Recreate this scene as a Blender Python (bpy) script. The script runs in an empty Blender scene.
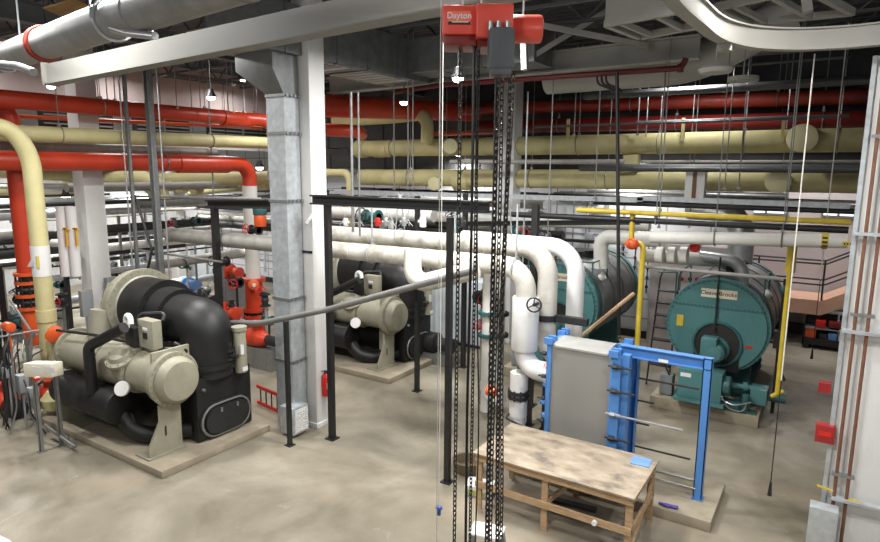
import bpy, bmesh, math, random
from mathutils import Vector as V, Matrix
random.seed(7)
scn = bpy.context.scene
COL = scn.collection
PI = math.pi
# ---------------------------------------------------------------- survey of the room: camera pose and helpers
FPX, PITCH, YAW, ROLL, CH = 615.0, math.radians(9.3), math.radians(32.7), math.radians(-0.5), 4.95
CAM = V((0, 0, CH))
FW = V((-math.sin(YAW)*math.cos(PITCH), math.cos(YAW)*math.cos(PITCH), -math.sin(PITCH)))
_r = V((math.cos(YAW), math.sin(YAW), 0)); _u = _r.cross(FW)
RT = _r*math.cos(ROLL) - _u*math.sin(ROLL); UP = _r*math.sin(ROLL) + _u*math.cos(ROLL)
def ray(a, b): return FW + RT*((a-440)/FPX) - UP*((b-271)/FPX)
def PZ(a, b, z=0.0): d = ray(a, b); return CAM + d*((z-CH)/d.z)
def PY(a, b, y): d = ray(a, b); return CAM + d*(y/d.y)
def PX(a, b, x): d = ray(a, b); return CAM + d*(x/d.x)
def PD(a, b, D): return CAM + ray(a, b)*D
# ---------------------------------------------------------------- materials
def mat(name, col, rough=0.5, metal=0.0, var=0.12, scale=6.0, bump=0.0, spec=0.5, col2=None, emit=None, stretch=None, dirt=None, dirt_scale=1.5, dirt_amt=0.5):
    m = bpy.data.materials.new(name); m.use_nodes = True
    nt = m.node_tree; N = nt.nodes; L = nt.links; b = N['Principled BSDF']
    b.inputs['Roughness'].default_value = rough; b.inputs['Metallic'].default_value = metal
    b.inputs['Specular IOR Level'].default_value = spec
    tc = N.new('ShaderNodeTexCoord'); mp = N.new('ShaderNodeMapping'); L.new(tc.outputs['Object'], mp.inputs[0])
    if stretch: mp.inputs['Scale'].default_value = stretch
    no = N.new('ShaderNodeTexNoise'); no.inputs['Scale'].default_value = scale; no.inputs['Detail'].default_value = 5
    L.new(mp.outputs[0], no.inputs['Vector'])
    rp = N.new('ShaderNodeValToRGB'); L.new(no.outputs[0], rp.inputs[0])
    c = V(col); c2 = V(col2) if col2 else c*(1-2*var)
    rp.color_ramp.elements[0].position = 0.32; rp.color_ramp.elements[1].position = 0.68
    rp.color_ramp.elements[0].color = (*c2, 1); rp.color_ramp.elements[1].color = (*c, 1)
    out = rp.outputs[0]
    if dirt:
        n2 = N.new('ShaderNodeTexNoise'); n2.inputs['Scale'].default_value = dirt_scale; n2.inputs['Detail'].default_value = 8; n2.inputs['Roughness'].default_value = .65
        L.new(mp.outputs[0], n2.inputs['Vector'])
        r2 = N.new('ShaderNodeValToRGB'); L.new(n2.outputs[0], r2.inputs[0])
        r2.color_ramp.elements[0].position = .5; r2.color_ramp.elements[1].position = .72
        r2.color_ramp.elements[0].color = (0, 0, 0, 1); r2.color_ramp.elements[1].color = (dirt_amt,)*3 + (1,)
        mx = N.new('ShaderNodeMixRGB'); L.new(r2.outputs[0], mx.inputs[0]); L.new(out, mx.inputs[1]); mx.inputs[2].default_value = (*dirt, 1)
        out = mx.outputs[0]
    L.new(out, b.inputs['Base Color'])
    if bump:
        bp = N.new('ShaderNodeBump'); bp.inputs['Strength'].default_value = bump; bp.inputs['Distance'].default_value = .02
        L.new(no.outputs[0], bp.inputs['Height']); L.new(bp.outputs[0], b.inputs['Normal'])
    if emit:
        b.inputs['Emission Color'].default_value = (*emit[:3], 1); b.inputs['Emission Strength'].default_value = emit[3]
    return m
M = {}
M['red'] = mat('red_pipe_paint', (.62, .055, .02), .38, var=.12, scale=3, dirt=(.25, .03, .02), dirt_amt=.5)
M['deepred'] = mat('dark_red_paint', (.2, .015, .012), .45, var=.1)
M['orange'] = mat('orange_red_paint', (.8, .12, .03), .35, var=.1)
M['yel'] = mat('pale_yellow_jacket', (.62, .56, .29), .55, var=.07, scale=2.5, dirt=(.36, .31, .15), dirt_amt=.45)
M['gas'] = mat('bright_yellow_paint', (.70, .52, .05), .45, var=.12, scale=4)
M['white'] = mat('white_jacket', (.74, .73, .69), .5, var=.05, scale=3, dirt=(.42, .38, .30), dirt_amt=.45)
M['whiteclean'] = mat('white_paint', (.78, .78, .77), .5, var=.03, scale=2, dirt=(.5, .48, .45), dirt_amt=.2)
M['dusty'] = mat('dusty_white_jacket', (.66, .64, .58), .6, var=.12, scale=3, dirt=(.26, .22, .16), dirt_amt=.9, dirt_scale=2.2)
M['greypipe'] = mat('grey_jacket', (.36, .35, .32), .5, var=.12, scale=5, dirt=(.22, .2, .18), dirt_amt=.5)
M['galv'] = mat('galvanised_sheet', (.56, .60, .63), .4, .5, var=.12, scale=9)
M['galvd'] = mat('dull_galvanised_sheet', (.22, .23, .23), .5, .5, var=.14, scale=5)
M['steel'] = mat('grey_steel', (.34, .35, .35), .4, .7, var=.1, scale=12)
M['dark'] = mat('dark_cast_metal', (.035, .035, .036), .5, .3, var=.15, scale=12)
M['black'] = mat('black_steel_paint', (.018, .018, .019), .45, var=.15, scale=8)
M['rubber'] = mat('black_rubber_insulation', (.010, .010, .011), .5, var=.2, scale=5, dirt=(.035, .033, .028), dirt_amt=.4, dirt_scale=2.2)
M['beige'] = mat('beige_machine_paint', (.335, .32, .245), .48, var=.06, scale=5, dirt=(.2, .18, .13), dirt_amt=.4, dirt_scale=3)
M['teal'] = mat('teal_boiler_paint', (.075, .205, .21), .42, var=.07, scale=3, dirt=(.045, .12, .12), dirt_amt=.5, dirt_scale=3)
M['tealdk'] = mat('dark_teal_paint', (.04, .13, .13), .45, var=.12, scale=5)
M['blue'] = mat('blue_frame_paint', (.085, .25, .60), .4, var=.06, scale=4, dirt=(.05, .13, .35), dirt_amt=.4, dirt_scale=4)
M['pack'] = mat('grey_plate_pack_shroud', (.30, .295, .275), .5, .15, var=.06, scale=2, stretch=(1, 1, .5), dirt=(.22, .215, .2), dirt_amt=.35, dirt_scale=2)
M['wood'] = mat('pine_wood', (.50, .34, .20), .65, col2=(.34, .22, .12), scale=5, stretch=(1, 8, 8), var=.1)
M['ply'] = mat('stained_plywood', (.43, .36, .27), .7, col2=(.27, .21, .15), scale=3.6, stretch=(1, 1.8, 1), dirt=(.08, .077, .072), dirt_amt=.95, dirt_scale=2.1)
M['concrete'] = mat('pad_concrete', (.37, .32, .235), .85, var=.1, scale=6, dirt=(.24, .2, .15), dirt_amt=.5, bump=.15)
M['tan'] = mat('tan_paper', (.45, .36, .22), .8, var=.1)
M['beam'] = mat('cream_steel_paint', (.43, .425, .40), .55, var=.06, scale=1.5, dirt=(.3, .29, .26), dirt_amt=.4)
M['railgrey'] = mat('grey_rail_paint', (.22, .216, .20), .55, var=.06, scale=1.5, dirt=(.16, .155, .14), dirt_amt=.4)
M['monorail'] = mat('stone_monorail_paint', (.30, .29, .265), .55, var=.05, scale=1.5)
M['dimred'] = mat('dirty_shaded_red', (.36, .035, .018), .5, var=.15, scale=3, dirt=(.08, .015, .012), dirt_amt=.8)  # red darkened to carry the shade on the far overhead pipe, dirt over it
M['capyel'] = mat('lit_yellow_cap', (.74, .70, .42), .5, var=.03)  # jacket yellow lightened so the end discs look lit
M['pipegrey'] = mat('dark_grey_pipe', (.17, .168, .16), .45, var=.12, scale=6)
M['beamdk'] = mat('grey_roof_steel', (.11, .115, .12), .6, .2, var=.1, scale=2)
M['colpaint'] = mat('white_column_paint', (.74, .74, .73), .55, var=.03, scale=1.5, dirt=(.5, .48, .44), dirt_amt=.35, dirt_scale=1.2)
M['copper'] = mat('copper_conduit', (.22, .10, .06), .5, .3, var=.12, scale=10)
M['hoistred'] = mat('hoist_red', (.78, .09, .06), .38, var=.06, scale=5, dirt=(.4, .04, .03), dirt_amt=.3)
M['bag'] = mat('grey_chain_box', (.10, .11, .12), .5, var=.12, scale=5)
M['chain'] = mat('chain_steel', (.085, .08, .075), .35, .6, var=.15, scale=30)
M['rope'] = mat('white_cord', (.7, .68, .62), .7, var=.08)
M['label'] = mat('cream_label', (.75, .70, .55), .5, var=.04)
M['ink'] = mat('dark_ink', (.02, .019, .018), .6, var=.02)
M['alarmred'] = mat('dark_alarm_red', (.30, .02, .02), .4, var=.05)
M['purered'] = mat('red_enamel', (.6, .02, .015), .3, var=.05)
M['bluetarp'] = mat('pale_tarp', (.62, .68, .72), .5, var=.12, scale=2.5)
M['skyblue'] = mat('light_blue_plastic', (.16, .32, .72), .5, var=.05)
M['purple'] = mat('purple_rubber', (.09, .05, .35), .5, var=.05)
M['glow'] = mat('lamp_glass', (.9, .9, .88), .3, emit=(1, .97, .9, 22.0))
M['peach'] = mat('peach_painted_edge', (.62, .37, .26), .6, var=.05)
M['silver'] = mat('silver_cladding', (.55, .56, .57), .33, .7, var=.1, scale=5)
M['greybox'] = mat('grey_enclosure', (.27, .29, .30), .5, var=.05)
M['brownpipe'] = mat('rusty_brown_pipe', (.22, .10, .05), .6, var=.15)
M['glass'] = mat('gauge_glass', (.75, .8, .8), .15, var=.02)
# concrete floor: worn trowelled slab with stains, pale chalky patches and joints
def floor_mat():
    m = bpy.data.materials.new('worn_concrete_floor'); m.use_nodes = True
    nt = m.node_tree; N = nt.nodes; L = nt.links; b = N['Principled BSDF']
    tc = N.new('ShaderNodeTexCoord')
    def noise(s, d=6, r=.6, dist=0.0):
        n = N.new('ShaderNodeTexNoise'); n.inputs['Scale'].default_value = s; n.inputs['Detail'].default_value = d
        n.inputs['Roughness'].default_value = r; n.inputs['Distortion'].default_value = dist; L.new(tc.outputs['Object'], n.inputs['Vector']); return n
    def ramp(src, p0, p1, c0, c1):
        r = N.new('ShaderNodeValToRGB'); L.new(src, r.inputs[0]); e = r.color_ramp.elements
        e[0].position = p0; e[1].position = p1; e[0].color = (*c0, 1); e[1].color = (*c1, 1); return r.outputs[0]
    def mix(f, a, c, t='MIX'):
        x = N.new('ShaderNodeMixRGB'); x.blend_type = t; L.new(f, x.inputs[0]) if not isinstance(f, float) else setattr(x.inputs[0], 'default_value', f)
        L.new(a, x.inputs[1])
        if isinstance(c, tuple): x.inputs[2].default_value = (*c, 1)
        else: L.new(c, x.inputs[2])
        return x.outputs[0]
    base = ramp(noise(.55, 6, .6, .6).outputs[0], .35, .66, (.16, .14, .10), (.305, .275, .215))
    base = mix(ramp(noise(2.1, 8, .7).outputs[0], .48, .68, (0, 0, 0), (.6,)*3), base, (.215, .18, .13))
    base = mix(ramp(noise(1.3, 8, .75, 1.0).outputs[0], .62, .72, (0, 0, 0), (.45,)*3), base, (.50, .49, .45))
    base = mix(ramp(noise(.9, 3, .5).outputs[0], .66, .7, (0, 0, 0), (.35,)*3), base, (.19, .17, .14))
    base = mix(ramp(noise(9, 4, .7).outputs[0], .66, .75, (0, 0, 0), (.3,)*3), base, (.17, .15, .12))
    base = mix(ramp(noise(.45, 2, .5).outputs[0], .52, .7, (0, 0, 0), (.45,)*3), base, (.42, .33, .24))
    L.new(base, b.inputs['Base Color'])
    rr = ramp(noise(1.5).outputs[0], .35, .7, (.42,)*3, (.72,)*3); L.new(rr, b.inputs['Roughness'])
    bp = N.new('ShaderNodeBump'); bp.inputs['Strength'].default_value = .12; bp.inputs['Distance'].default_value = .01
    L.new(noise(14, 6).outputs[0], bp.inputs['Height']); L.new(bp.outputs[0], b.inputs['Normal'])
    return m
def brick_mat(name, c1, c2, cm, bw, bh, mortar=.02):
    m = bpy.data.materials.new(name); m.use_nodes = True
    nt = m.node_tree; N = nt.nodes; L = nt.links; b = N['Principled BSDF']; b.inputs['Roughness'].default_value = .6
    tc = N.new('ShaderNodeTexCoord'); sx = N.new('ShaderNodeSeparateXYZ'); cx = N.new('ShaderNodeCombineXYZ'); L.new(tc.outputs['Object'], sx.inputs[0])
    ad = N.new('ShaderNodeMath'); L.new(sx.outputs[0], ad.inputs[0]); L.new(sx.outputs[1], ad.inputs[1])
    L.new(ad.outputs[0], cx.inputs[0]); L.new(sx.outputs[2], cx.inputs[1])
    br = N.new('ShaderNodeTexBrick'); L.new(cx.outputs[0], br.inputs['Vector']); br.inputs['Scale'].default_value = 1; br.offset = 0
    br.inputs['Brick Width'].default_value = bw; br.inputs['Row Height'].default_value = bh; br.inputs['Mortar Size'].default_value = mortar
    br.inputs['Color1'].default_value = (*c1, 1); br.inputs['Color2'].default_value = (*c2, 1); br.inputs['Mortar'].default_value = (*cm, 1)
    L.new(br.outputs[0], b.inputs['Base Color']); return m
# ---------------------------------------------------------------- mesh builder
def basis(ax, up=None):
    ax = V(ax).normalized()
    up = V(up) if up else (V((0, 0, 1)) if abs(ax.z) < .92 else V((1, 0, 0)))
    s = up.cross(ax).normalized(); t = ax.cross(s).normalized(); return ax, s, t
class MB:
    def __init__(self): self.bm = bmesh.new(); self.mi = 0
    def quadstrip(self, A, B, close=True):
        n = len(A)
        for i in range(n if close else n-1):
            j = (i+1) % n
            try: self.bm.faces.new((A[i], A[j], B[j], B[i])).material_index = self.mi
            except ValueError: pass
    def face(self, vs):
        f = self.bm.faces.new(vs); f.material_index = self.mi; return f
    def obox(self, c, X, Y, Z, bev=0.0):
        c, X, Y, Z = V(c), V(X)/2, V(Y)/2, V(Z)/2
        v = [self.bm.verts.new(c + X*a + Y*b + Z*d) for a in (-1, 1) for b in (-1, 1) for d in (-1, 1)]
        fs = [self.face([v[i] for i in q]) for q in ((0, 1, 3, 2), (4, 6, 7, 5), (0, 4, 5, 1), (2, 3, 7, 6), (0, 2, 6, 4), (1, 5, 7, 3))]
        if bev:
            es = list({e for f in fs for e in f.edges}); mi = self.mi
            r = bmesh.ops.bevel(self.bm, geom=es, offset=bev, segments=2, profile=.6, affect='EDGES', clamp_overlap=True)
            for f in r['faces']: f.material_index = mi
        return self
    def box(self, x0, x1, y0, y1, z0, z1, bev=0.0):
        return self.obox(((x0+x1)/2, (y0+y1)/2, (z0+z1)/2), (x1-x0, 0, 0), (0, y1-y0, 0), (0, 0, z1-z0), bev)
    def bar(self, p0, p1, w, h, up=None, bev=0.0):
        p0, p1 = V(p0), V(p1); ax, s, t = basis(p1-p0, up)
        return self.obox((p0+p1)/2, ax*(p1-p0).length, s*w, t*h, bev)
    def ibeam(self, p0, p1, w, h, tf=.03, tw=.03):
        p0, p1 = V(p0), V(p1); ax, s, t = basis(p1-p0)
        for k in (-1, 1): self.obox((p0+p1)/2 + t*k*(h/2-tf/2), ax*(p1-p0).length, s*w, t*tf)
        self.obox((p0+p1)/2, ax*(p1-p0).length, s*tw, t*(h-2*tf)); return self
    def channel(self, p0, p1, w, h, t_=.02, side=1):
        p0, p1 = V(p0), V(p1); ax, s, t = basis(p1-p0); L = (p1-p0).length; c = (p0+p1)/2
        self.obox(c + s*side*(w/2-t_/2), ax*L, s*t_, t*h)
        for k in (-1, 1): self.obox(c + t*k*(h/2-t_/2), ax*L, s*w, t*t_)
        return self
    def lathe(self, p, ax, prof, n=24, cap=True):
        p = V(p); ax, s, t = basis(ax); rings = []
        for (d, r) in prof:
            rings.append([self.bm.verts.new(p + ax*d + (s*math.cos(2*PI*i/n) + t*math.sin(2*PI*i/n))*max(r, 1e-4)) for i in range(n)])
        for a, b in zip(rings, rings[1:]): self.quadstrip(a, b)
        if cap:
            self.face(list(reversed(rings[0]))); self.face(rings[-1])
        return self
    def cyl(self, p0, p1, r, r1=None, n=20, bev=0.0):
        p0, p1 = V(p0), V(p1); L = (p1-p0).length; r1 = r if r1 is None else r1
        if bev: prof = [(0, r-bev), (bev*.3, r-bev*.3), (bev, r), (L-bev, r1), (L-bev*.3, r1-bev*.3), (L, r1-bev)]
        else: prof = [(0, r), (L, r1)]
        return self.lathe(p0, p1-p0, prof, n)
    def torus(self, c, ax, R, r, n=28, m=8, arc=2*PI, start=0.0):
        c = V(c); ax, s, t = basis(ax); rings = []; full = arc > 2*PI-.01
        for i in range(n + (0 if full else 1)):
            a = start + arc*i/n; d = s*math.cos(a) + t*math.sin(a)
            rings.append([self.bm.verts.new(c + d*(R + r*math.cos(2*PI*j/m)) + ax*(r*math.sin(2*PI*j/m))) for j in range(m)])
        for i in range(len(rings)-1): self.quadstrip(rings[i], rings[i+1])
        if full: self.quadstrip(rings[-1], rings[0])
        return self
    def path(self, pts, bend):
        pts = [V(p) for p in pts]; out = [pts[0]]
        for i in range(1, len(pts)-1):
            a, b, c = pts[i-1], pts[i], pts[i+1]; d0 = (a-b); d1 = (c-b)
            k = min(bend, d0.length*.49 if i > 1 else d0.length*.95, d1.length*.49 if i < len(pts)-2 else d1.length*.95)
            ang = d0.angle(d1)
            if ang > 3.1: out.append(b); continue
            q0 = b + d0.normalized()*k; q1 = b + d1.normalized()*k
            R = k*math.tan(ang/2); ctr = b + (d0.normalized()+d1.normalized()).normalized()*(R/math.sin(ang/2))
            e0 = (q0-ctr); e1 = (q1-ctr); th = e0.angle(e1); st = 7 if R > .08 else 4
            for j in range(st+1):
                f = j/st; out.append(ctr + (e0*math.sin((1-f)*th) + e1*math.sin(f*th))/math.sin(th))
        out.append(pts[-1]); return out
    def tube(self, pts, r, bend=None, n=14, cap=True):
        pl = self.path(pts, bend if bend is not None else r*2.2) if len(pts) > 2 else [V(p) for p in pts]
        q = [pl[0]]
        for p in pl[1:]:
            if (p-q[-1]).length > 1e-4: q.append(p)
        pl = q; rings = []; T = (pl[1]-pl[0]).normalized(); _, s, t = basis(T)
        for i, p in enumerate(pl):
            if 0 < i < len(pl)-1: T2 = ((pl[i+1]-p).normalized() + (p-pl[i-1]).normalized()).normalized()
            elif i == 0: T2 = (pl[1]-p).normalized()
            else: T2 = (p-pl[i-1]).normalized()
            qn = T.rotation_difference(T2); s = qn @ s; t = qn @ t; T = T2
            rings.append([self.bm.verts.new(p + (s*math.cos(2*PI*j/n) + t*math.sin(2*PI*j/n))*r) for j in range(n)])
        for a, b in zip(rings, rings[1:]): self.quadstrip(a, b)
        if cap: self.face(list(reversed(rings[0]))); self.face(rings[-1])
        return self
    def bands(self, p0, p1, r, step, w=.02, dr=.006, n=20, off=0.5):
        p0, p1 = V(p0), V(p1); L = (p1-p0).length; d = (p1-p0)/L; x = step*off
        while x < L-w: self.cyl(p0+d*x, p0+d*(x+w), r+dr, n=n); x += step
        return self
    def prism(self, poly, o, U, W, D):
        """poly in the (U,W) plane at o, extruded by vector D"""
        o, U, W, D = V(o), V(U), V(W), V(D)
        a = [self.bm.verts.new(o+U*x+W*y) for x, y in poly]; b = [self.bm.verts.new(o+U*x+W*y+D) for x, y in poly]
        self.quadstrip(a, b); self.face(list(reversed(a))); self.face(b); return self
    def sphere(self, c, r, sx=1, sy=1, sz=1, n=14):
        c = V(c); rows = []
        for i in range(1, n//2):
            ph = PI*i/(n//2)
            rows.append([self.bm.verts.new(c+V((r*sx*math.sin(ph)*math.cos(2*PI*j/n), r*sy*math.sin(ph)*math.sin(2*PI*j/n), r*sz*math.cos(ph)))) for j in range(n)])
        top = self.bm.verts.new(c+V((0, 0, r*sz))); bot = self.bm.verts.new(c-V((0, 0, r*sz)))
        for a, b in zip(rows, rows[1:]): self.quadstrip(a, b)
        for j in range(n):
            self.face((top, rows[0][j], rows[0][(j+1) % n])); self.face((bot, rows[-1][(j+1) % n], rows[-1][j]))
        return self
    def boltring(self, c, ax, R, k, r=.014, h=.02, n=6):
        c = V(c); ax, s, t = basis(ax)
        for i in range(k):
            a = 2*PI*i/k; p = c + (s*math.cos(a)+t*math.sin(a))*R; self.cyl(p, p+ax*h, r, n=n)
        return self
    def flange(self, c, ax, r, w=.05, k=12):
        c = V(c); a = V(ax).normalized(); self.cyl(c-a*w, c-a*w*.08, r, n=24); self.cyl(c+a*w*.08, c+a*w, r, n=24)
        self.boltring(c-a*(w+.015), a, r*.86, k, r*.05+.004, 2*w+.03); return self
    def build(self, name, m, parent=None, origin=None):
        bmesh.ops.recalc_face_normals(self.bm, faces=self.bm.faces)
        me = bpy.data.meshes.new(name); o3 = V(origin) if origin is not None else (V(parent['_o']) if parent is not None and '_o' in parent else V((0, 0, 0)))
        if origin is None and parent is None:
            if self.bm.verts:
                xs = [v.co for v in self.bm.verts]
                o3 = V(((min(v.x for v in xs)+max(v.x for v in xs))/2, (min(v.y for v in xs)+max(v.y for v in xs))/2, min(v.z for v in xs)))
        for v in self.bm.verts: v.co -= o3
        self.bm.to_mesh(me); self.bm.free()
        for q in (m if isinstance(m, (list, tuple)) else [m]): me.materials.append(M[q] if isinstance(q, str) else q)
        me.polygons.foreach_set('use_smooth', [True]*len(me.polygons)); me.set_sharp_from_angle(angle=math.radians(35))
        o = bpy.data.objects.new(name, me); COL.objects.link(o)
        if parent is not None: o.parent = parent; o['_o'] = tuple(o3)
        else: o.location = o3; o['_o'] = tuple(o3)
        return o
def tag(o, label=None, cat=None, group=None, kind=None):
    if label: o['label'] = label
    if cat: o['category'] = cat
    if group: o['group'] = group
    if kind: o['kind'] = kind
    return o
def thing(name, label, cat, loc, group=None):
    e = bpy.data.objects.new(name, None); COL.objects.link(e); e.empty_display_size = .2
    e.location = V(loc); e['_o'] = tuple(V(loc)); return tag(e, label, cat, group)
def solo(name, mb, m, label, cat, group=None): return tag(mb.build(name, m), label, cat, group)
def struct(name, mb, m): return tag(mb.build(name, m, origin=(0, 0, 0)), kind='structure')
def sub(o): return o   # children of a mesh part share its origin: parent local frame is that part's frame
def copy_tree(o, parent=None):
    c = o.copy(); COL.objects.link(c)
    if parent is not None: c.parent = parent
    for ch in list(o.children): copy_tree(ch, c)
    return c
def text(s, size, p, right, up, m, parent=None, name='lettering', ext=.002, align='CENTER'):
    cu = bpy.data.curves.new(name, 'FONT'); cu.body = s; cu.size = size; cu.extrude = ext; cu.align_x = align; cu.align_y = 'CENTER'; cu.offset = size*.012
    tmp = bpy.data.objects.new('t', cu); COL.objects.link(tmp)
    dg = bpy.context.evaluated_depsgraph_get(); me = bpy.data.meshes.new_from_object(tmp.evaluated_get(dg))
    bpy.data.objects.remove(tmp); bpy.data.curves.remove(cu)
    r, u = V(right).normalized(), V(up).normalized(); nn = r.cross(u); o3 = V(parent['_o']) if parent is not None else V(p)
    for v in me.vertices: v.co = V(p) + r*v.co.x + u*v.co.y + nn*v.co.z - o3
    me.materials.clear(); me.materials.append(M[m]); o = bpy.data.objects.new(name, me); COL.objects.link(o)
    if parent is not None: o.parent = parent
    else: o.location = o3
    return o
_mbparent = None
def hanger_mb(p, r, top):
    """clevis hanger: ring around a pipe at p with a threaded rod to height top"""
    m = MB(); p = V(p); return m, p, r, top
def run(name, label, pts, r, m, group=None, bend=None, hang=(), top=8.2, band=0, caps=(), flanges=(), n=16, hang_w=.022, cat='pipe', hangmat='steel'):
    """a pipe run; hang = fractions along first..last straight line where clevis hangers sit"""
    pts = [V(p) for p in pts]; mb = MB(); mb.tube(pts, r, bend if bend is not None else r*2.6, n=n)
    if band:
        for a, b in zip(pts, pts[1:]):
            if (b-a).length > band*1.6:
                d = (b-a).normalized(); mb.bands(a+d*r*2.2, b-d*r*2.2, r, band, w=.03, dr=.005)
    if not hang and not flanges: return solo(name, mb, m, label, cat, group)
    root = thing(name, label, cat, pts[0], group)
    mb.build('pipe_body', m, root)
    a, b = pts[0], pts[-1]
    if hang and isinstance(hang[0], tuple): hh = hang
    else: hh = [(0, f) for f in hang]
    for (seg, f) in hh:
        p = pts[seg].lerp(pts[seg+1], f) if len(pts) > 2 or seg else a.lerp(b, f)
        d = (pts[seg+1]-pts[seg]).normalized(); h = MB()
        h.torus(p, d, r+.012, .012, n=18, m=6); h.cyl(p+V((0, 0, r+.01)), (p.x, p.y, top), hang_w/2, n=6); h.box(p.x-.03, p.x+.03, p.y-.03, p.y+.03, p.z+r, p.z+r+.06)
        h.build('hanger', hangmat, root)
    for (seg, f) in flanges:
        p = pts[seg].lerp(pts[seg+1], f); d = (pts[seg+1]-pts[seg]); h = MB(); h.flange(p, d, r*1.45, .035); h.build('flange', m, root)
    return root
def valve(root, c, axis, stem, s, body='dark', wheel='dark', pname='valve'):
    """gate valve part with a handwheel sub-part"""
    c, a, st = V(c), V(axis).normalized(), V(stem).normalized(); v = MB()
    v.sphere(c, s*.62); v.cyl(c-a*s, c+a*s, s*.5, n=16)
    for k in (-1, 1): v.cyl(c+a*k*s*.82, c+a*k*s*1.0, s*.85, n=18)
    v.cyl(c, c+st*s*1.2, s*.3, n=10); v.cyl(c+st*s*1.1, c+st*s*1.25, s*.5, n=12); v.cyl(c+st*s*1.2, c+st*s*2.2, s*.09, n=8)
    o = v.build(pname, body, root); w = MB(); wc = c+st*s*2.0
    w.torus(wc, st, s*.75, s*.08, n=20, m=6); _, e, f = basis(st)
    for i in range(3):
        an = 2*PI*i/3; w.cyl(wc, wc+(e*math.cos(an)+f*math.sin(an))*s*.75, s*.06, n=6)
    w.cyl(wc-st*s*.1, wc+st*s*.1, s*.16, n=8); h = w.build('handwheel', wheel, o); return o
# ================================================================ THE ROOM
CZ = 8.4
struct('floor', MB().box(-27, 6, -3, 22.5, -.2, 0), floor_mat())
mt_tile = brick_mat('white_wall_panels', (.70, .71, .74), (.66, .67, .71), (.33, .34, .36), 1.2, .6, .025)
struct('wall_back', MB().box(-27, -2.4, 18.5, 18.8, 0, CZ), mt_tile)
M['mauve'] = mat('mauve_grey_wall', (.45, .405, .41), .7, var=.05, scale=1, dirt=(.3, .27, .27), dirt_amt=.4)
struct('wall_back_recess', MB().box(-2.4, 6, 21.8, 22.1, 0, CZ).box(-2.4, -2.2, 18.8, 21.8, 0, CZ), 'mauve')
struct('wall_left', MB().box(-27.3, -27, -3, 18.8, 0, CZ), mat('far_left_wall', (.62, .62, .63), .7, var=.06))
struct('baseboard_back', MB().box(-27, -2.4, 18.44, 18.5, 0, .22), 'black')
struct('baseboard_back_recess', MB().box(-2.2, 6, 21.7, 21.8, 0, .35), 'black')
# corrugated roof deck
dk = MB(); ny = 170
prev = None
for i in range(ny*2+1):
    y = -3 + 25.2*i/(ny*2); z = CZ + (.06 if (i//2) % 2 else 0)
    if prev is not None: 
        a = [dk.bm.verts.new(V(q)) for q in ((-27, prev[0], prev[1]), (6, prev[0], prev[1]), (6, y, z), (-27, y, z))]; dk.face(a)
    prev = (y, z)
dk.box(-27, 6, -3, 22.2, CZ+.1, CZ+.2)
struct('ceiling', dk, 'beamdk')
# pale strip of wall above the left racks with louvre windows beneath
sw = MB().box(-18.75, -18.5, 3, 18.4, 6.75, 8.2)
struct('wall_upper_left', sw, mat('pinkish_plaster', (.56, .46, .45), .75, var=.04, dirt=(.42, .36, .35), dirt_amt=.3))
for k, (y0, y1) in enumerate([(5.2, 7.0), (8.6, 10.6), (11.3, 13.2), (14.0, 16.8)]):
    w = MB(); w.mi = 0
    w.box(-18.7, -18.5, y0, y1, 5.95, 6.7); w.mi = 1
    for j in range(6): w.box(-18.5, -18.46, y0+.05, y1-.05, 6.0+j*.12, 6.04+j*.12)
    w.box(-18.5, -18.44, (y0+y1)/2-.03, (y0+y1)/2+.03, 5.95, 6.7)
    struct('window_%d' % (k+1), w, ['dark', 'steel'])
struct('trim_upper_left', MB().box(-18.8, -18.35, 3, 18.4, 5.6, 5.9), 'whiteclean')
# right-hand pilaster wall of precast ribs
rw = MB().box(.24, 4.5, 9.3, 9.8, 0, 6.35)
for x in (1.25, 2.4): rw.box(x, x+.03, 9.28, 9.3, 0, 6.3)
struct('wall_right', rw, mat('white_precast_panel', (.70, .70, .69), .6, var=.04, scale=1, dirt=(.5, .44, .38), dirt_amt=.55, dirt_scale=2, stretch=(3, 1, .5)))
struct('trim_1', MB().box(.19, .24, 9.27, 9.34, 0, 6.35), 'galv')
# columns
for (x, y, lb) in [(-8.25, 8.40, 'tall white square column beside the galvanised air riser, fire extinguisher on it'),
                   (-15.8, 8.3, 'tall white square column at left, grey switch boxes at its foot'),
                   (-7.9, 15.9, 'grey-white column far behind the hoist chains'),
                   (-23.3, 15.8, 'pale column far back left behind the grey strut'),
                   (-23.3, 8.3, 'pale column at the far left edge behind the red riser')]:
    h_ = .25 if x != -8.25 else .2
    c = MB().box(x-h_, x+h_, y-h_+.0, y+h_, 0, 8.3, bev=.02).box(x-h_-.03, x+h_+.03, y-h_-.03, y+h_+.03, 0, .1, bev=.01)
    solo('building_column', c, 'colpaint', lb, 'column')
# ================================================================ CEILING STEEL
def beam(name, label, a, b, w, h, m='beam', kind='I', cat='beam', group=None):
    mb = MB(); (mb.ibeam(a, b, w, h) if kind == 'I' else mb.channel(a, b, w, h, side=-1 if kind == 'C' else 1) if kind in 'CD' else mb.bar(a, b, w, h))
    return solo(name, mb, m, label, cat, group)
# near crane rail crossing the top left
a, b = PY(51, 74.5, 4), PY(480, -13, 4)
ra = thing('crane_rail_beam', 'long cream steel beam crossing the top left from lamp glint to hoist', 'beam', a)
b2 = a + (b-a)*2.0
mb = MB(); mb.bar(a, b2, .10, .23); mb.bar(a-V((0, 0, .115)), b2-V((0, 0, .115)), .17, .018); mb.build('rail', 'railgrey', ra)
mb = MB(); mb.obox(a-V((.02, 0, 0)), (.02, 0, 0), (0, .2, 0), (0, 0, .27)); mb.build('end_plate', 'railgrey', ra)
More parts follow.
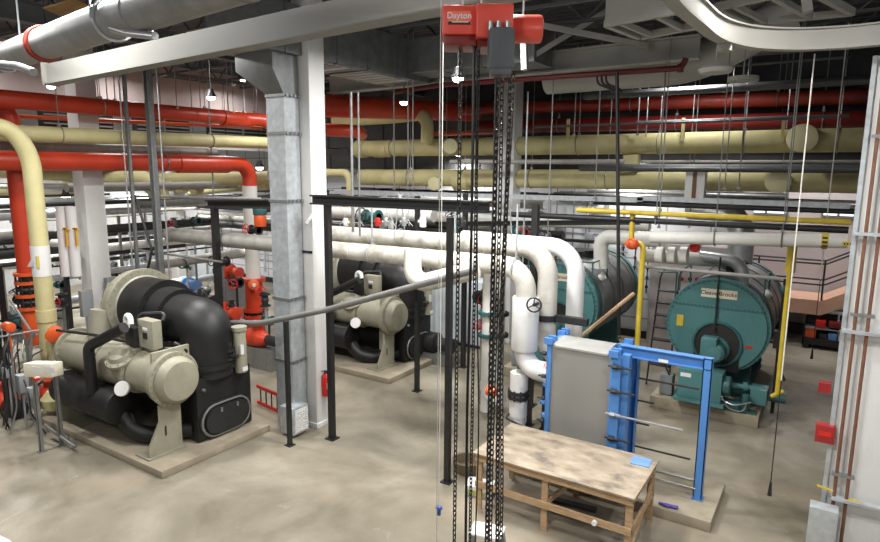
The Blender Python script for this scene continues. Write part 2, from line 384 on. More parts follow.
# far monorail straight beam
a, b = PY(330, 86, 12.6), PY(700, 47, 12.6)
beam('roof_girder', 'long cream girder above the red sprinkler pipe, mid ceiling', a, b, .3, .42)
# ceiling joists: open web, along X and Y
def joist(x0, y0, x1, y1, z, h=.55, m='beamdk'):
    j = MB(); p0, p1 = V((x0, y0, z)), V((x1, y1, z)); L = (p1-p0).length; d = (p1-p0)/L; up = V((0, 0, h))
    j.bar(p0, p1, .1, .05); j.bar(p0+up, p1+up, .1, .05); n = int(L/.55)
    for i in range(n):
        q0 = p0 + d*(L*i/n) + (up if i % 2 else V()); q1 = p0 + d*(L*(i+1)/n) + (V() if i % 2 else up); j.bar(q0, q1, .035, .035)
    return j
for k, y in enumerate([1.2, 2.6, 5.4, 6.8, 8.9, 10.6, 12.0, 13.8, 15.4, 17.0]):
    solo('roof_joist', joist(-26.5, y, 5.5, y, 7.82, .5), 'beamdk', 'dark open-web steel joist under the corrugated deck', 'joist', 'roof joists under the deck')
for k, x in enumerate([-20.5, -12.2, 1.5]):
    beam('roof_purlin', 'grey steel girder running front to back under the joists', (x, -2.5, 7.6), (x, 18.4, 7.6), .22, .36, 'beamdk', group='girders running front to back under the deck')
# curved monorail, top right
pts = [PZ(a, b, 6.45) for a, b in ((640, -42), (675, 2), (698, 22), (716, 36), (735, 43), (762, 47), (800, 48), (845, 46), (890, 42), (960, 36))]
pts = [V((p.x, p.y, 6.3)) for p in pts]
mb = MB()
def sweep_rect(mb, pts, w, z0, z1):
    rings = []
    for i, p in enumerate(pts):
        t = (pts[min(i+1, len(pts)-1)]-pts[max(i-1, 0)]); t.z = 0; t.normalize(); s = V((-t.y, t.x, 0))
        rings.append([mb.bm.verts.new(V((p.x, p.y, 0)) + s*a*w/2 + V((0, 0, z))) for a, z in ((-1, z0), (1, z0), (1, z1), (-1, z1))])
    for a, b in zip(rings, rings[1:]): mb.quadstrip(a, b)
    mb.face(rings[0]); mb.face(rings[-1])
def smooth(pts, k=5):
    out = []
    for i in range(len(pts)-1):
        p0, p1, p2, p3 = pts[max(i-1, 0)], pts[i], pts[i+1], pts[min(i+2, len(pts)-1)]
        for j in range(k):
            t = j/k; out.append(.5*((2*p1)+(p2-p0)*t+(2*p0-5*p1+4*p2-p3)*t*t+(3*p1-p0-3*p2+p3)*t**3))
    return out+[pts[-1]]
sp = smooth(pts)
sweep_rect(mb, sp, .14, 6.42, 6.445); sweep_rect(mb, sp, .06, 6.445, 6.66); sweep_rect(mb, sp, .1, 6.66, 6.68)
mr = thing('curved_monorail', 'curved cream monorail beam sweeping across the top right', 'beam', sp[0])
mb.build('curved_rail', 'monorail', mr)
p = PZ(725, 44, 6.42); mb = MB().box(p.x-.08, p.x+.08, p.y-.05, p.y+.05, 6.34, 6.42); mb.build('stop_block', 'monorail', mr)
# steel frames in the roof
def frame_rect(name, label, z, corners, h, w=.08, cross=()):
    P = [PZ(a, b, z) for a, b in corners]; mb = MB()
    for i in range(4): 
        hh = h[i]; a, b = P[i], P[(i+1) % 4]; mb.bar(a+V((0, 0, hh/2)), b+V((0, 0, hh/2)), w, hh)
    for (e, f, g) in cross:
        mb.bar(P[0].lerp(P[1], e)+V((0, 0, .04)), P[3].lerp(P[2], f)+V((0, 0, .04)), g, .08)
    return solo(name, mb, 'beam', label, 'frame')
frame_rect('equipment_frame', 'white rectangular steel frame hanging under the roof above the girder', 7.0, [(606, 27), (702, 10), (722, 24), (640, 40)], (.36, .1, .1, .1), cross=((.15, .15, .05), (.55, .55, .06), (.8, .8, .06)))
frame_rect('ladder_frame', 'cream ladder-like steel frame above the curved monorail', 7.2, [(716, 11), (806, -8), (852, 16), (752, 26)], (.1, .1, .1, .1), cross=((.2, .15, .06), (.65, .6, .08)))
mb = MB(); mb.bar(PD(806, -3, 8), PD(808, 12, 8), .12, .12); solo('steel_stub', mb, 'beam', 'short cream steel stub hanging through the ladder-like frame', 'beam')
for (a, b, D, lb) in [((530, 58), (628, -2), 12.0, 'cream diagonal brace rising right behind the red hoist'),
                      ((540, 25), (648, 46), 11.7, 'cream diagonal brace falling right from the hoist motor')]:
    mb = MB(); mb.bar(PD(*a, D), PD(*b, D), .07, .1); solo('diagonal_brace', mb, 'beam', lb, 'brace')
mb = MB(); mb.bar(PD(524, 40, 10.5), PD(525, 70, 10.5), .1, .1); solo('steel_stub', mb, 'beam', 'short cream steel stub below the hoist motor', 'beam')
# fat white duct behind girder, with elbow up
mb = MB(); mb.tube([PY(548, 78, 13.5), PY(690, 66, 13.5), PY(745, 40, 13.5), PY(790, 10, 13.5)], .36, .9, n=28)
solo('round_air_duct', mb, 'beam', 'fat cream round duct behind the dark red sprinkler pipe', 'duct')
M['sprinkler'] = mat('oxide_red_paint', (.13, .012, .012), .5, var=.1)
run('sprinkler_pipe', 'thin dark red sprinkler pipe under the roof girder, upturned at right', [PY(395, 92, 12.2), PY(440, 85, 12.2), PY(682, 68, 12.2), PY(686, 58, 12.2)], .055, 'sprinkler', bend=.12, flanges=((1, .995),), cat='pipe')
mb = MB()
for i, x in enumerate((597, 601.5, 606)):
    mb.tube([PY(x, 76, 12.1), PY(x+.5, 84, 12.1), PY(x+14, 89, 12.1), PY(x+16, 92, 12.1)], .022, .08, n=8)
solo('conduit_cluster', mb, 'black', 'three small black bent conduits hanging under the sprinkler pipe', 'conduit')
# round oval pendant (unlit) at 716,67
p = PD(716, 67, 9.5)
t = thing('dome_light', 'unlit pale oval dome light below the curved monorail', 'lamp', p)
mb = MB(); mb.lathe(p-V((0, 0, .11)), (0, 0, 1), [(0, .1), (.02, .22), (.08, .26), (.14, .18), (.16, .05)], 28); mb.build('lamp_shade', 'beam', t)
mb = MB(); mb.cyl(p+V((0, 0, .1)), (p.x, p.y, 7.8), .012, n=6); mb.build('stem', 'steel', t)
p = PD(743, 80, 10.2)
mb = MB(); mb.cyl(p-V((0, 0, .02)), p+V((0, 0, .05)), .24, n=24); mb.cyl(p, (p.x, p.y, 7.8), .012, n=6); solo('ceiling_speaker', mb, 'greypipe', 'small flat grey disc fixture below the dome light', 'fixture')
# big grey pipe top-left with red coupling
_a, _b = PD(17, 53, 7.0), PD(200, -10, 4.06); a, b = _a-(_b-_a)*.5, _b+(_b-_a)*.8
def GP(px):
    lo, hi = 0.0, 1.0
    for _ in range(40):
        f = (lo+hi)/2; v = a.lerp(b, f)-CAM
        if 440+FPX*v.dot(RT)/v.dot(FW) < px: lo = f
        else: hi = f
    return a.lerp(b, lo)
t = thing('roof_drain_pipe', 'big dirty grey pipe at the top left with red coupling', 'pipe', a)
rr = .155
mb = MB(); mb.tube([a, b], rr, n=28); d = (b-a).normalized()
for px in (0, 140, 245):
    q = GP(px); mb.torus(q, d, rr, .006, n=24, m=6)
mb.build('pipe_body', mat('stained_grey_iron', (.27, .27, .265), .5, .1, var=.15, scale=5, dirt=(.17, .16, .15), dirt_amt=.6, dirt_scale=3), t)
q = GP(44); mb = MB(); mb.cyl(q-d*.06, q+d*.06, rr+.012, n=28); mb.torus(q-d*.05, d, rr+.012, .012, n=28, m=6); mb.torus(q+d*.05, d, rr+.012, .012, n=28, m=6)
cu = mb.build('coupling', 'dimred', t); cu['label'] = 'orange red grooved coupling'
mb = MB(); s = d.cross(V((0, 0, 1))).normalized(); mb.cyl(q-s*(rr+.03)-d*.03, q-s*(rr+.03)+d*.03, .018, n=8); mb.build('coupling_bolt', 'steel', cu)
for px, py in ((5, 47), (114, 20.5)):
    q = GP(px); mb = MB(); up = V((0, 0, 1))
    mb.torus(q, d, rr+.01, .014, n=24, m=6); 
    for k in (-1, 1): mb.cyl(q+s*k*(rr+.02)-up*.02, q+s*k*(rr+.02)+up*.9, .011, n=6)
    mb.cyl(q-s*(rr+.02)-V((0, 0, .07)), q-s*(rr+.02)+V((0, 0, .02)), .022, n=8)
    mb.build('pipe_clamp', 'galv', t)
# small pipe spurs beside it
run('branch_pipe', 'short silver branch pipe under the big grey roof pipe', [PY(112, 28, 2.9), PY(128, 33, 2.9), PY(155, 36, 2.9)], .03, 'silver', bend=.03)
run('branch_pipe', 'silver branch pipe at the left edge under the big grey pipe', [PY(-20, 62, 2.9), PY(18, 66, 2.9), PY(34, 72, 2.9)], .035, 'silver', bend=.05)
mb = MB(); mb.bar(PD(52, 12, 8), PD(84, 3, 8), .4, .02); solo('orange_deck_patch', mb, mat('rusty_primer', (.30, .17, .06), .7, var=.2), 'rusty orange primed steel strip above the big grey pipe', 'beam')
mb = MB(); mb.obox(PD(228, 32, 13), (1.6, 0, 0), (0, .9, 0), (0, 0, .05)); solo('orange_deck_patch', mb, 'tan', 'tan deck strip glimpsed above the cream beam near the duct', 'beam')
# bright pad-eye lamp at the beam end
# ---------------- rectangular galvanised duct and riser
dt = thing('air_duct', 'galvanised rectangular air duct running overhead and down beside the white column', 'duct', (-8.8, 7.9, 0))
x0, x1, y0, y1 = -8.72, -8.29, 7.82, 8.17
mb = MB(); mb.box(x0, x1, y0, y1, .02, 6.2)
for z in (.9, 1.9, 2.9, 3.9, 4.9): mb.box(x0-.004, x1+.004, y0-.004, y1+.004, z, z+.012)
mb.build('riser', 'galv', dt)
for z in (1.35, 2.55, 4.35, 5.55, 6.2):
    m2 = MB(); m2.box(x0-.02, x1+.02, y0-.02, y1+.02, z, z+.05); 
    for k in range(4): m2.cyl((x1+.04, y0+.1*k+.03, z), (x1+.04, y0+.1*k+.03, z+.06), .015, n=6)
    m2.build('joint_flange', 'steel', dt)
# transition + horizontal trunk along +Y
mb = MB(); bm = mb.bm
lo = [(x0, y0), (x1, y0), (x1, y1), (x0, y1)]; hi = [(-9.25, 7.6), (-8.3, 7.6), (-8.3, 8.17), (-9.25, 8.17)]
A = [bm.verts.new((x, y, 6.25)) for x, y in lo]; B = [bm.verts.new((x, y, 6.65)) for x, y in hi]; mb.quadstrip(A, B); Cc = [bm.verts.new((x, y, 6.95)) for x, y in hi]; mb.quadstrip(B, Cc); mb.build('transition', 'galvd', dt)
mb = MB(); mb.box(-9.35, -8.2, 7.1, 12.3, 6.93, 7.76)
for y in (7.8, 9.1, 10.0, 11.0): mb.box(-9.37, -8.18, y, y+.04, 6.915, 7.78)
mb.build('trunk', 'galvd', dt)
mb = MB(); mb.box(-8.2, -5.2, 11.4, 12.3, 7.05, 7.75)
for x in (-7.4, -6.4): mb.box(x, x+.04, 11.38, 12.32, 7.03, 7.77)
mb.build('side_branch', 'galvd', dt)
for (ya, yb) in ((8.5, 9.6), (10.0, 11.6)):
    m3 = MB(); m3.box(-9.25, -8.28, ya, yb, 6.905, 6.93)
    for k in range(5): m3.box(-9.3, -8.28, ya+.1+k*(yb-ya-.2)/5, ya+.13+k*(yb-ya-.2)/5, 6.89, 6.91)
    m3.build('grille', 'silver', dt)
mb = MB(); mb.box(-8.42, -8.06, 7.60, 7.98, .06, .58, bev=.01); lb = mb.build('outlet_box', 'galv', dt)
m3 = MB(); m3.box(-8.06, -8.042, 7.63, 7.95, .1, .54)
for k in range(9): m3.box(-8.045, -8.03, 7.65, 7.93, .13+k*.045, .145+k*.045)
for k in range(7): m3.box(-8.042, -8.029, 7.66+k*.043, 7.665+k*.043, .12, .53)
m3.build('grille', 'whiteclean', lb)
# ================================================================ OVERHEAD PIPES
# two pale yellow mains running left-right on the right half
def yp(p0, p1, y): return PY(*p0, y), PY(*p1, y)
a = V((-13.4, 16, 5.63)); b = V((3.2, 16, 5.67))
t = run('pale_yellow_main', 'upper of the two long pale yellow pipes across the right half, with clevis hangers', [a, b], .255, 'yel', hang=(.08, .2, .32, .45, .575, .69, .8, .92), band=0, hangmat='steel', n=24)
def stub(root, p, rr, L=.35):
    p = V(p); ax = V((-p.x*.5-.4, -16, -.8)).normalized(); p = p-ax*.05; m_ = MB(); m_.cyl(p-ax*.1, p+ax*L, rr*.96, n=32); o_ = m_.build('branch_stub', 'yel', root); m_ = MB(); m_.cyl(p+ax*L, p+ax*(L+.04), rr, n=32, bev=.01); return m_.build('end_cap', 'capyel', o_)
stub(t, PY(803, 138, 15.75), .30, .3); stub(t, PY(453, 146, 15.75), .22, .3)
mb = MB(); q = PY(362, 149, 16); mb.cyl(q-V((.18, 0, 0)), q+V((.18, 0, 0)), .285, n=24); mb.build('sleeve', 'yel', t); mb = MB(); q = PY(382, 149, 16); mb.cyl(q-V((.3, 0, 0)), q+V((.3, 0, 0)), .27, n=24); mb.build('sleeve', 'yel', t)
for px in (568, 683, 783):
    q = PY(px, 130, 15.7); m_ = MB(); m_.bar(q-V((0, 0, .25)), q+V((0, 0, .28)), .07, .07); m_.build('riser_stub', 'yel', t)
a = V((-13.4, 16, 4.70)); b = V((3.2, 16, 4.81))
t = run('pale_yellow_main', 'lower of the two long pale yellow pipes across the right half', [a, b], .255, 'yel', hang=(.12, .24, .37, .5, .62, .74, .85), n=24)
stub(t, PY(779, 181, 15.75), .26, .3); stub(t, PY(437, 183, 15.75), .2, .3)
mb = MB(); q = PY(463, 181, 16); mb.cyl(q-V((.25, 0, 0)), q+V((.25, 0, 0)), .28, n=24); mb.build('sleeve', 'yel', t)
mb = MB(); q0, q1 = PY(632, 155, 15.9), PY(632, 172, 15.9); mb.bar(q0, q1, .34, .34); solo('pipe_bridge_box', mb, 'yel', 'small pale yellow box linking the two yellow mains near the black conduit', 'pipe fitting')
# yellow goose-neck lit by the lamp
run('yellow_gooseneck', 'brightly lit pale yellow pipe bending down onto the upper yellow main', [PY(335, 121, 15.4), PY(395, 117, 15.4), PY(428, 113, 15.4), PY(427, 142, 15.6)], .19, 'yel', bend=.42, n=20)
run('yellow_gooseneck', 'small pale yellow pipe bending down at the white column below the mains', [PY(325, 173, 15), PY(350, 173, 15), PY(351, 228, 15)], .13, 'yel', bend=.28)
# red pipes overhead, right half
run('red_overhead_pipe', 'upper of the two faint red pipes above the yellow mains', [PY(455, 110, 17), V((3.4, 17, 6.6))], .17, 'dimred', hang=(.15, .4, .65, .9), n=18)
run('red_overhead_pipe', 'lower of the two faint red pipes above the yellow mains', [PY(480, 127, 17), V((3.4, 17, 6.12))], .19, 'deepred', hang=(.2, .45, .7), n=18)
run('red_overhead_pipe', 'thick red pipe running right from the white column toward the gooseneck', [PD(300, 105, 15.8), PD(480, 112.5, 20)], .29, 'red', n=24)
run('red_overhead_pipe', 'short bright red pipe stub right of the white column under the thick red pipe', [PD(305, 129, 16.5), PD(356, 131, 16.5), PD(362, 134, 17.8)], .17, 'red', n=20)
run('red_overhead_pipe', 'thin bright red pipe behind the gooseneck', [PD(430, 134, 19), PD(520, 131, 19)], .07, 'orange')
# ---- left half
t = run('red_header_pipe', 'upper red pipe along the left half with clevis hangers, top one', [V((-15, 3.0, 6.33)), PX(247, 119, -15), PX(262, 121, -15)+V((.4, .1, 0)), PX(262, 121, -15)+V((.4, .1, -1.9))], .195, 'red', bend=.5, hang=((0, .2), (0, .55), (0, .85)), n=24)
mb = MB(); q = PX(236, 119, -15); mb.cyl(q-V((0, .5, 0)), q+V((0, .5, 0)), .225, n=24); mb.build('sleeve', 'red', t)
run('yellow_header_pipe', 'pale yellow pipe crossing the left half below the top red pipe', [V((-14.6, 4.2, 5.62)), PX(290, 144, -14.6)], .17, 'yel', hang=(.3, .7), n=20, bend=.4)
run('grey_header_pipe', 'dark grey insulated pipe just under the left yellow pipe', [V((-15.4, 4.2, 5.38)), PX(215, 153, -15.4)], .14, 'greypipe', n=16)
run('thin_red_line', 'thin bright line of red sprinkler pipe above the left yellow pipe', [V((-16.6, 4, 6.05)), PX(262, 128, -16.6)], .05, 'orange')
t = run('red_header_pipe', 'lower red pipe across the left half turning down into a white riser', [V((-15, 2.6, 5.06)), PX(222, 163.5, -15), PX(247, 164, -15)+V((0.0, .1, 0)), PX(247, 186, -15)+V((0, .1, 0))], .215, 'red', bend=.55, hang=((0, .35), (0, .8)), n=22)
mb = MB(); q = PX(200, 164, -15); mb.cyl(q-V((0, .7, 0)), q+V((0, .9, 0)), .25, n=24); mb.build('sleeve', 'red', t)
# white riser with red strainer beneath (px 247-256, 185-330)
base = PX(247, 186, -15)+V((0, .1, 0)); bx, by = base.x, base.y
t = thing('strainer_riser', 'white riser dropping from the red elbow to a red strainer left of the duct', 'pipe', (bx, by, 0))
mb = MB(); zt = base.z; zr = PX(250, 280, bx).z; mb.cyl((bx, by, zt), (bx, by, zr), .22, n=22); mb.build('riser', 'white', t)
mb = MB(); mb.cyl((bx, by, zr), (bx, by, zr-.95), .27, n=22); mb.cyl((bx, by, zr-1.45), (bx, by, .25), .2, n=22)
for z in (zr, zr-.95, zr-1.15, zr-1.45): mb.cyl((bx, by, z-.05), (bx, by, z+.05), .36, n=24)
mb.tube([(bx, by, .5), (bx, by, .28), (bx+.7, by-.2, .28)], .2, .2); mb.build('strainer_body', 'red', t)
mb = MB(); mb.cyl((bx, by, zr-.95), (bx, by, zr-1.45), .24, n=20); mb.boltring((bx, by, zr-1.5), (0, 0, 1), .31, 12, .025, .6); mb.build('butterfly_valve', 'dark', t)
mb = MB(); mb.cyl((bx+.2, by-.2, zr-.1), (bx+.55, by-.45, zr-.05), .16, n=16, bev=.03); ac = mb.build('actuator', 'orange', t)
mb = MB(); mb.cyl((bx+.55, by-.45, zr-.05), (bx+.6, by-.49, zr-.045), .06, n=12); mb.build('dial', 'label', ac)
# yellow cluster behind, px y 170-195
for (p0, p1, D0, D1, r, lb) in [((-10, 170), (118, 178), 16, 21, .2, 'pale yellow pipe low behind the left risers'),
                                ((-10, 191), (75, 190), 18, 22, .24, 'pale yellow pipe behind the left risers, lowest of that bunch'),
                                ((125, 181), (268, 178), 20, 21, .24, 'pale yellow pipe behind the grey struts left of the duct'),
                                ((190, 190), (268, 184), 22, 21, .2, 'short pale yellow pipe under it left of the duct')]:
    run('yellow_rack_pipe', lb, [PD(*p0, D0), PD(*p1, D1)], r, 'yel', n=18)
run('yellow_rack_pipe', 'pale yellow pipe with a downturned elbow behind the paired struts', [PD(68, 181, 19), PD(158, 180, 19), PD(160, 200, 19)], .3, 'yel', bend=.6, n=20)
for k, (px, py) in enumerate([(186, 188), (200, 189), (175, 186)]):
    mb = MB(); q = PD(px, py, 20.5); mb.cyl(q, q+V((.2, -.4, 0)), .17, n=18, bev=.03); solo('pipe_end_cap', mb, 'yel', 'pale yellow capped pipe end behind the struts', 'pipe', 'capped yellow pipe ends behind the struts')
# big risers at the left
rx = PY(39, 240, 6.1); X0, Y0 = rx.x, rx.y
t = thing('yellow_riser_pipe', 'pale yellow riser arching over at far left, white label band halfway', 'pipe', (X0, Y0, 0))
zt = PX(20, 128, X0-.1).z
mb = MB(); mb.tube([(X0-.1, Y0-4.5, zt), (X0-.1, Y0-.25, zt), (X0, Y0-.25+.25, zt-.55), (X0, Y0, .5)], .17, .42, n=24); mb.build('riser', 'yel', t)
za, zb = PX(45, 245, X0).z, PX(48, 275, X0).z
mb = MB(); mb.cyl((X0, Y0, zb), (X0, Y0, za), .177, n=24); mb.build('label_band', 'whiteclean', t)
zl = (za+zb)/2
mb = MB(); mb.prism([(-.12, -.1), (.0, .1), (.0, -.1)], (X0+.06, Y0-.172, zl), (1, .5, 0), (0, 0, 1), (.006, -.012, 0)); mb.build('label_mark', 'bluetarp', t)
mb = MB(); mb.box(X0+.13, X0+.16, Y0-.15, Y0-.11, zl-.12, zl+.12); mb.build('label_stripe', 'gas', t)
z2 = PX(50, 318, X0).z
mb = MB(); mb.cyl((X0, Y0, z2-.05), (X0, Y0, z2+.2), .19, n=24); mb.build('clamp_band', 'yel', t)
q = V((X0+.5, Y0-.1, PX(60, 327, X0).z)); mb = MB(); mb.cyl(q-V((.12, -.08, 0)), q+V((.14, -.1, 0)), .15, n=18, bev=.03); mb.cyl(q-V((.35, -.2, 0)), q-V((.1, -.05, 0)), .04, n=10)
ac = mb.build('actuator', 'orange', t)
mb = MB(); mb.box(X0-.02, X0+.34, Y0-.12, Y0+.15, PX(52, 362, X0).z, PX(52, 338, X0).z); mb.build('valve_block', 'yel', t)
rx = PY(27, 275, 6.6); X1, Y1 = rx.x, rx.y
t = thing('red_riser_pipe', 'tall bright red riser at far left bending over at the top', 'pipe', (X1, Y1, 0))
zt = PX(10, 93, X1).z
mb = MB(); mb.tube([(X1-.05, Y1-3, zt), (X1, Y1-.3, zt), (X1, Y1, zt-.5), (X1, Y1, PX(40, 272, X1).z)], .19, .45, n=24); mb.build('riser', 'red', t)
zv = PX(40, 272, X1).z
mb = MB(); 
for z in (zv, zv-.2, zv-.5, zv-.8): mb.cyl((X1, Y1, z-.035), (X1, Y1, z+.035), .27, n=24)
mb.cyl((X1, Y1, zv-.85), (X1, Y1, zv-1.35), .2, n=24); mb.lathe((X1, Y1, zv-1.7), (0, 0, 1), [(0, .1), (.35, .2)], 24); mb.build('expansion_joint_flange', 'orange', t)
mb = MB(); mb.cyl((X1, Y1, zv), (X1, Y1, zv-.8), .18, n=24)
for z in (zv-.35, zv-.65): mb.torus((X1, Y1, z), (0, 0, 1), .2, .05, n=24, m=8)
mb.boltring((X1, Y1, zv-.85), (0, 0, 1), .24, 10, .02, .85); mb.build('bellows', 'dark', t)
# right: gas line, black line, white line, grey line
gx = 3.4
t = run('gas_line', 'thin bright yellow gas pipe across the right above the white one', [V((-4.6, 12.5, 4.15)), V((.22, 12.5, 4.14))], .05, 'gas', hang=(.35, .8))
t = run('black_line', 'thin black pipe just under the yellow gas pipe', [V((-6.2, 12.6, 3.98)), V((.2, 12.6, 4.0))], .06, 'black', hang=(.5,))
t = run('white_line', 'white insulated pipe with yellow black label bands below the black pipe, right', [V((-3.05, 12.5, 3.68)), V((.2, 12.5, 3.82))], .125, 'white', hang=(.36, .7), n=20)
def bandlab(root, px, r, y=12.5):
    q = PY(px, 240, y); zz = 3.68 + (q.x+3.05)/3.25*.14; mb = MB(); mb.cyl((q.x-.05, y, zz), (q.x+.05, y, zz), r+.004, n=20); o = mb.build('label_band', 'gas', root)
    m2 = MB()
    for k in range(4): an = -1.2+k*.55; m2.obox((q.x, y-math.cos(an)*(r+.006), zz+math.sin(an)*(r+.006)), (.08, 0, 0), (0, .01, 0), (0, 0, .035))
    m2.build('arrow_marks', 'ink', o)
bandlab(t, 825, .125)
q = PY(849, 244, 12.37); mb = MB(); mb.obox((q.x, 12.372, q.z), (.2, 0, 0), (0, .006, 0), (0, 0, .07)); mb.build('sticker', 'gas', t)
mb = MB()
for k in range(4): mb.obox((q.x-.06+k*.04, 12.368, q.z), (.02, 0, 0), (0, .004, 0), (0, 0, .035))
mb.build('sticker_marks', 'ink', t)
t = thing('grey_valve_line', 'pale grey fitting-studded pipe with a red valve cap above the boilers', 'pipe', (-3, 13, 3.3))
mb = MB(); p0, p1, p2 = PY(640, 255, 13), PY(733, 262, 14.6), PY(748, 292, 15.0); mb.tube([p0, p1, p2], .14, .3, n=18)
for px in (660, 672, 684): q = PY(px, 255, 13); mb.cyl(q-V((.07, 0, 0)), q+V((.07, 0, 0)), .17, n=18)
mb.build('pipe_body', 'white', t)
q = PY(695, 247, 12.8); mb = MB(); mb.cyl(q+V((0, .1, 0)), q-V((0, .08, 0)), .1, n=16, bev=.02); mb.build('valve_cap', 'purered', t)
q = PY(718, 260, 14.2); mb = MB(); mb.cyl(q-V((.04, 0, 0)), q+V((.04, 0, 0)), .145, n=18); o = mb.build('label_band', 'gas', t)
q = PY(712, 262, 13)
run('thin_steel_rail', 'thin grey pipe running left to right over the front of the right boiler', [PY(640, 266, 12.9), PY(782, 279, 12.9)], .035, 'greypipe')
# yellow vertical gas drops
t = thing('gas_drop', 'yellow gas drop pipe standing to the right of the right boiler', 'pipe', (PY(787, 380, 13).x, 13, 0))
x = PY(787, 300, 13).x
mb = MB(); mb.tube([(x, 13, .78), (x, 13, PY(786, 250, 13).z)], .05, n=14); mb.cyl((x-.1, 13, .7), (x+.1, 13, .85), .04, n=10); mb.cyl((x, 13, PY(786, 272, 13).z), (x, 13, PY(786, 232, 13).z), .085, n=14); mb.build('drop', 'gas', t)
t2 = thing('gas_drop', 'yellow gas drop pipe between the two teal boilers, orange regulator on top', 'pipe', (PY(640, 345, 12.6).x, 12.6, 0))
x = PY(640, 300, 12.6).x
mb = MB(); mb.tube([(x-.25, 12.6, 4.1), (x-.25, 12.6, 3.55), (x, 12.6, 3.5), (x, 12.6, .4)], .055, .1, n=14); mb.build('drop', 'gas', t2)
q = PY(632, 244, 12.45); mb = MB(); mb.sphere(q, .13, 1.1, .8, .9); mb.build('regulator', 'orange', t2)
run('black_conduit', 'thin black vertical conduit passing in front of the yellow mains', [PY(617, 72, 12), PY(619, 335, 12)], .035, 'black')
# struts and conduits on the left and by the column
def vert(px, py0, py1, y, r, m, lb, name='conduit', sq=False, group=None, n=10):
    a, b = PY(px, py0, y), PY(px, py1, y); x = (a.x+b.x)/2; mb = MB()
    if sq:
        mb.channel((x, y, a.z), (x, y, b.z), r*2, r*2, .008); 
    else: mb.cyl((x, y, a.z), (x, y, b.z), r, n=n)
    return solo(name, mb, m, lb, 'conduit' if not sq else 'strut', group)
vert(154, 62, 277, 8.6, .07, 'steel', 'thick grey channel strut hanging behind the first chiller', 'channel_strut', True)
vert(131, 66, 277, 8.4, .035, 'steel', 'thin grey strut left of the thick channel strut', 'channel_strut', True)
vert(126, 66, 280, 8.3, .018, 'silver', 'thin silver conduit at the left of the strut pair')
vert(163, 62, 280, 8.7, .018, 'silver', 'thin silver conduit just right of the thick strut')
vert(352, 92, 232, 9.2, .028, 'steel', 'grey conduit nearest the white column on its right side')
vert(359, 92, 236, 9.4, .022, 'steel', 'second grey conduit right of the white column')
vert(214, 100, 300, 11.5, .02, 'steel', 'thin grey conduit between strut and duct')
vert(524, 92, 345, 13.5, .02, 'galv', 'thin pale rod in front of the far column')
run('diagonal_conduit', 'thin dark diagonal conduit between the grey struts', [PY(135, 196, 8.5), PY(152, 250, 8.5), PY(146, 278, 8.5)], .03, 'dark')
run('cross_strut', 'thin grey rail crossing behind the struts at beam height', [PY(131, 196, 8.7), PY(262, 199, 8.7)], .03, 'steel')
run('cross_strut', 'lower thin grey rail right of the thick strut', [PY(131, 249, 8.7), PY(222, 262, 8.7)], .025, 'steel')
# thin hanging rods
rods = [(265, 60, 180, 14), (278, 95, 180, 15), (322, 95, 190, 16), (394, 110, 190, 14), (408, 112, 190, 14), (413, 110, 190, 14), (440, 90, 200, 13), (553, 90, 240, 13), (649, 85, 150, 15), (736, 50, 190, 13), (750, 55, 190, 13), (788, 55, 130, 15),
        (190, 78, 110, 17), (199, 78, 110, 17), (232, 78, 112, 17), (243, 80, 112, 17), (175, 76, 108, 16), (143, 72, 105, 16), (113, 70, 100, 15), (105, 68, 100, 15), (96, 70, 98, 15), (226, 60, 112, 15), (253, 78, 112, 16), (600, 92, 200, 14), (668, 88, 230, 14), (700, 80, 230, 15), (576, 92, 135, 15), (640, 90, 135, 15)]
for (px, a, b, D) in rods:
    p0 = PD(px, a, D); p1 = PD(px+(b-a)*(px-407)*-.00026, b, D); x, y = p0.x, p0.y; mb = MB(); mb.cyl((x, y, 8.0), (x, y, min(p1.z, p0.z)), .014, n=6); mb.box(x-.03, x+.03, y-.03, y+.03, min(p1.z, p0.z), min(p1.z, p0.z)+.04)
    solo('hanger_rod', mb, 'steel', 'thin steel hanger rod dropping from the roof steel', 'rod', 'thin hanger rods from the roof')
# cable trays high left (dark) and in the middle
def tray(label, p0, p1, w, m='galvd', group=None, rungs=True):
    a, b = V(p0), V(p1); ax, s, t = basis(b-a); mb = MB(); L = (b-a).length
    for k in (-1, 1): mb.obox((a+b)/2+s*k*w/2, ax*L, s*.015, t*.1)
    n = int(L/.3)
    for i in range(n): q = a+ax*(L*(i+.5)/n); mb.obox(q-t*.03, ax*.03, s*w, t*.02)
    solo('cable_tray', mb, m, label, 'cable tray', group)
for (lb, bx_) in (('long dark ribbed box added as shade behind the faint red pipes', (-18.2, 3.4, 17.75, 18.35, 5.75, 8.15)), ('long dark box added as shade between the two yellow mains, against the back', (-18.2, 3.4, 17.85, 18.3, 4.98, 5.5))):  # dark boxes added to give the shade behind the overhead pipes
    mb = MB(); mb.box(*bx_)
    for k in range(16): x = bx_[0]+.4+k*1.3; mb.box(x, x+.05, bx_[2]-.03, bx_[3], bx_[4]-.02, bx_[5])
    solo('shade_box', mb, mat('shade_sheet', (.045, .045, .05), .6, .2, var=.1), lb, 'duct')
tray('dark ladder tray high in front of the pinkish strip of wall', PX(160, 74, -17), PX(240, 84, -17), .5)
tray('pale ladder tray under the lower yellow main, centre', PY(335, 192, 14.5), PY(640, 200, 14.5), .5, 'galv')
tray('pale ladder tray behind the right gas line', PY(640, 198, 15), PY(850, 206, 15), .5, 'galv')
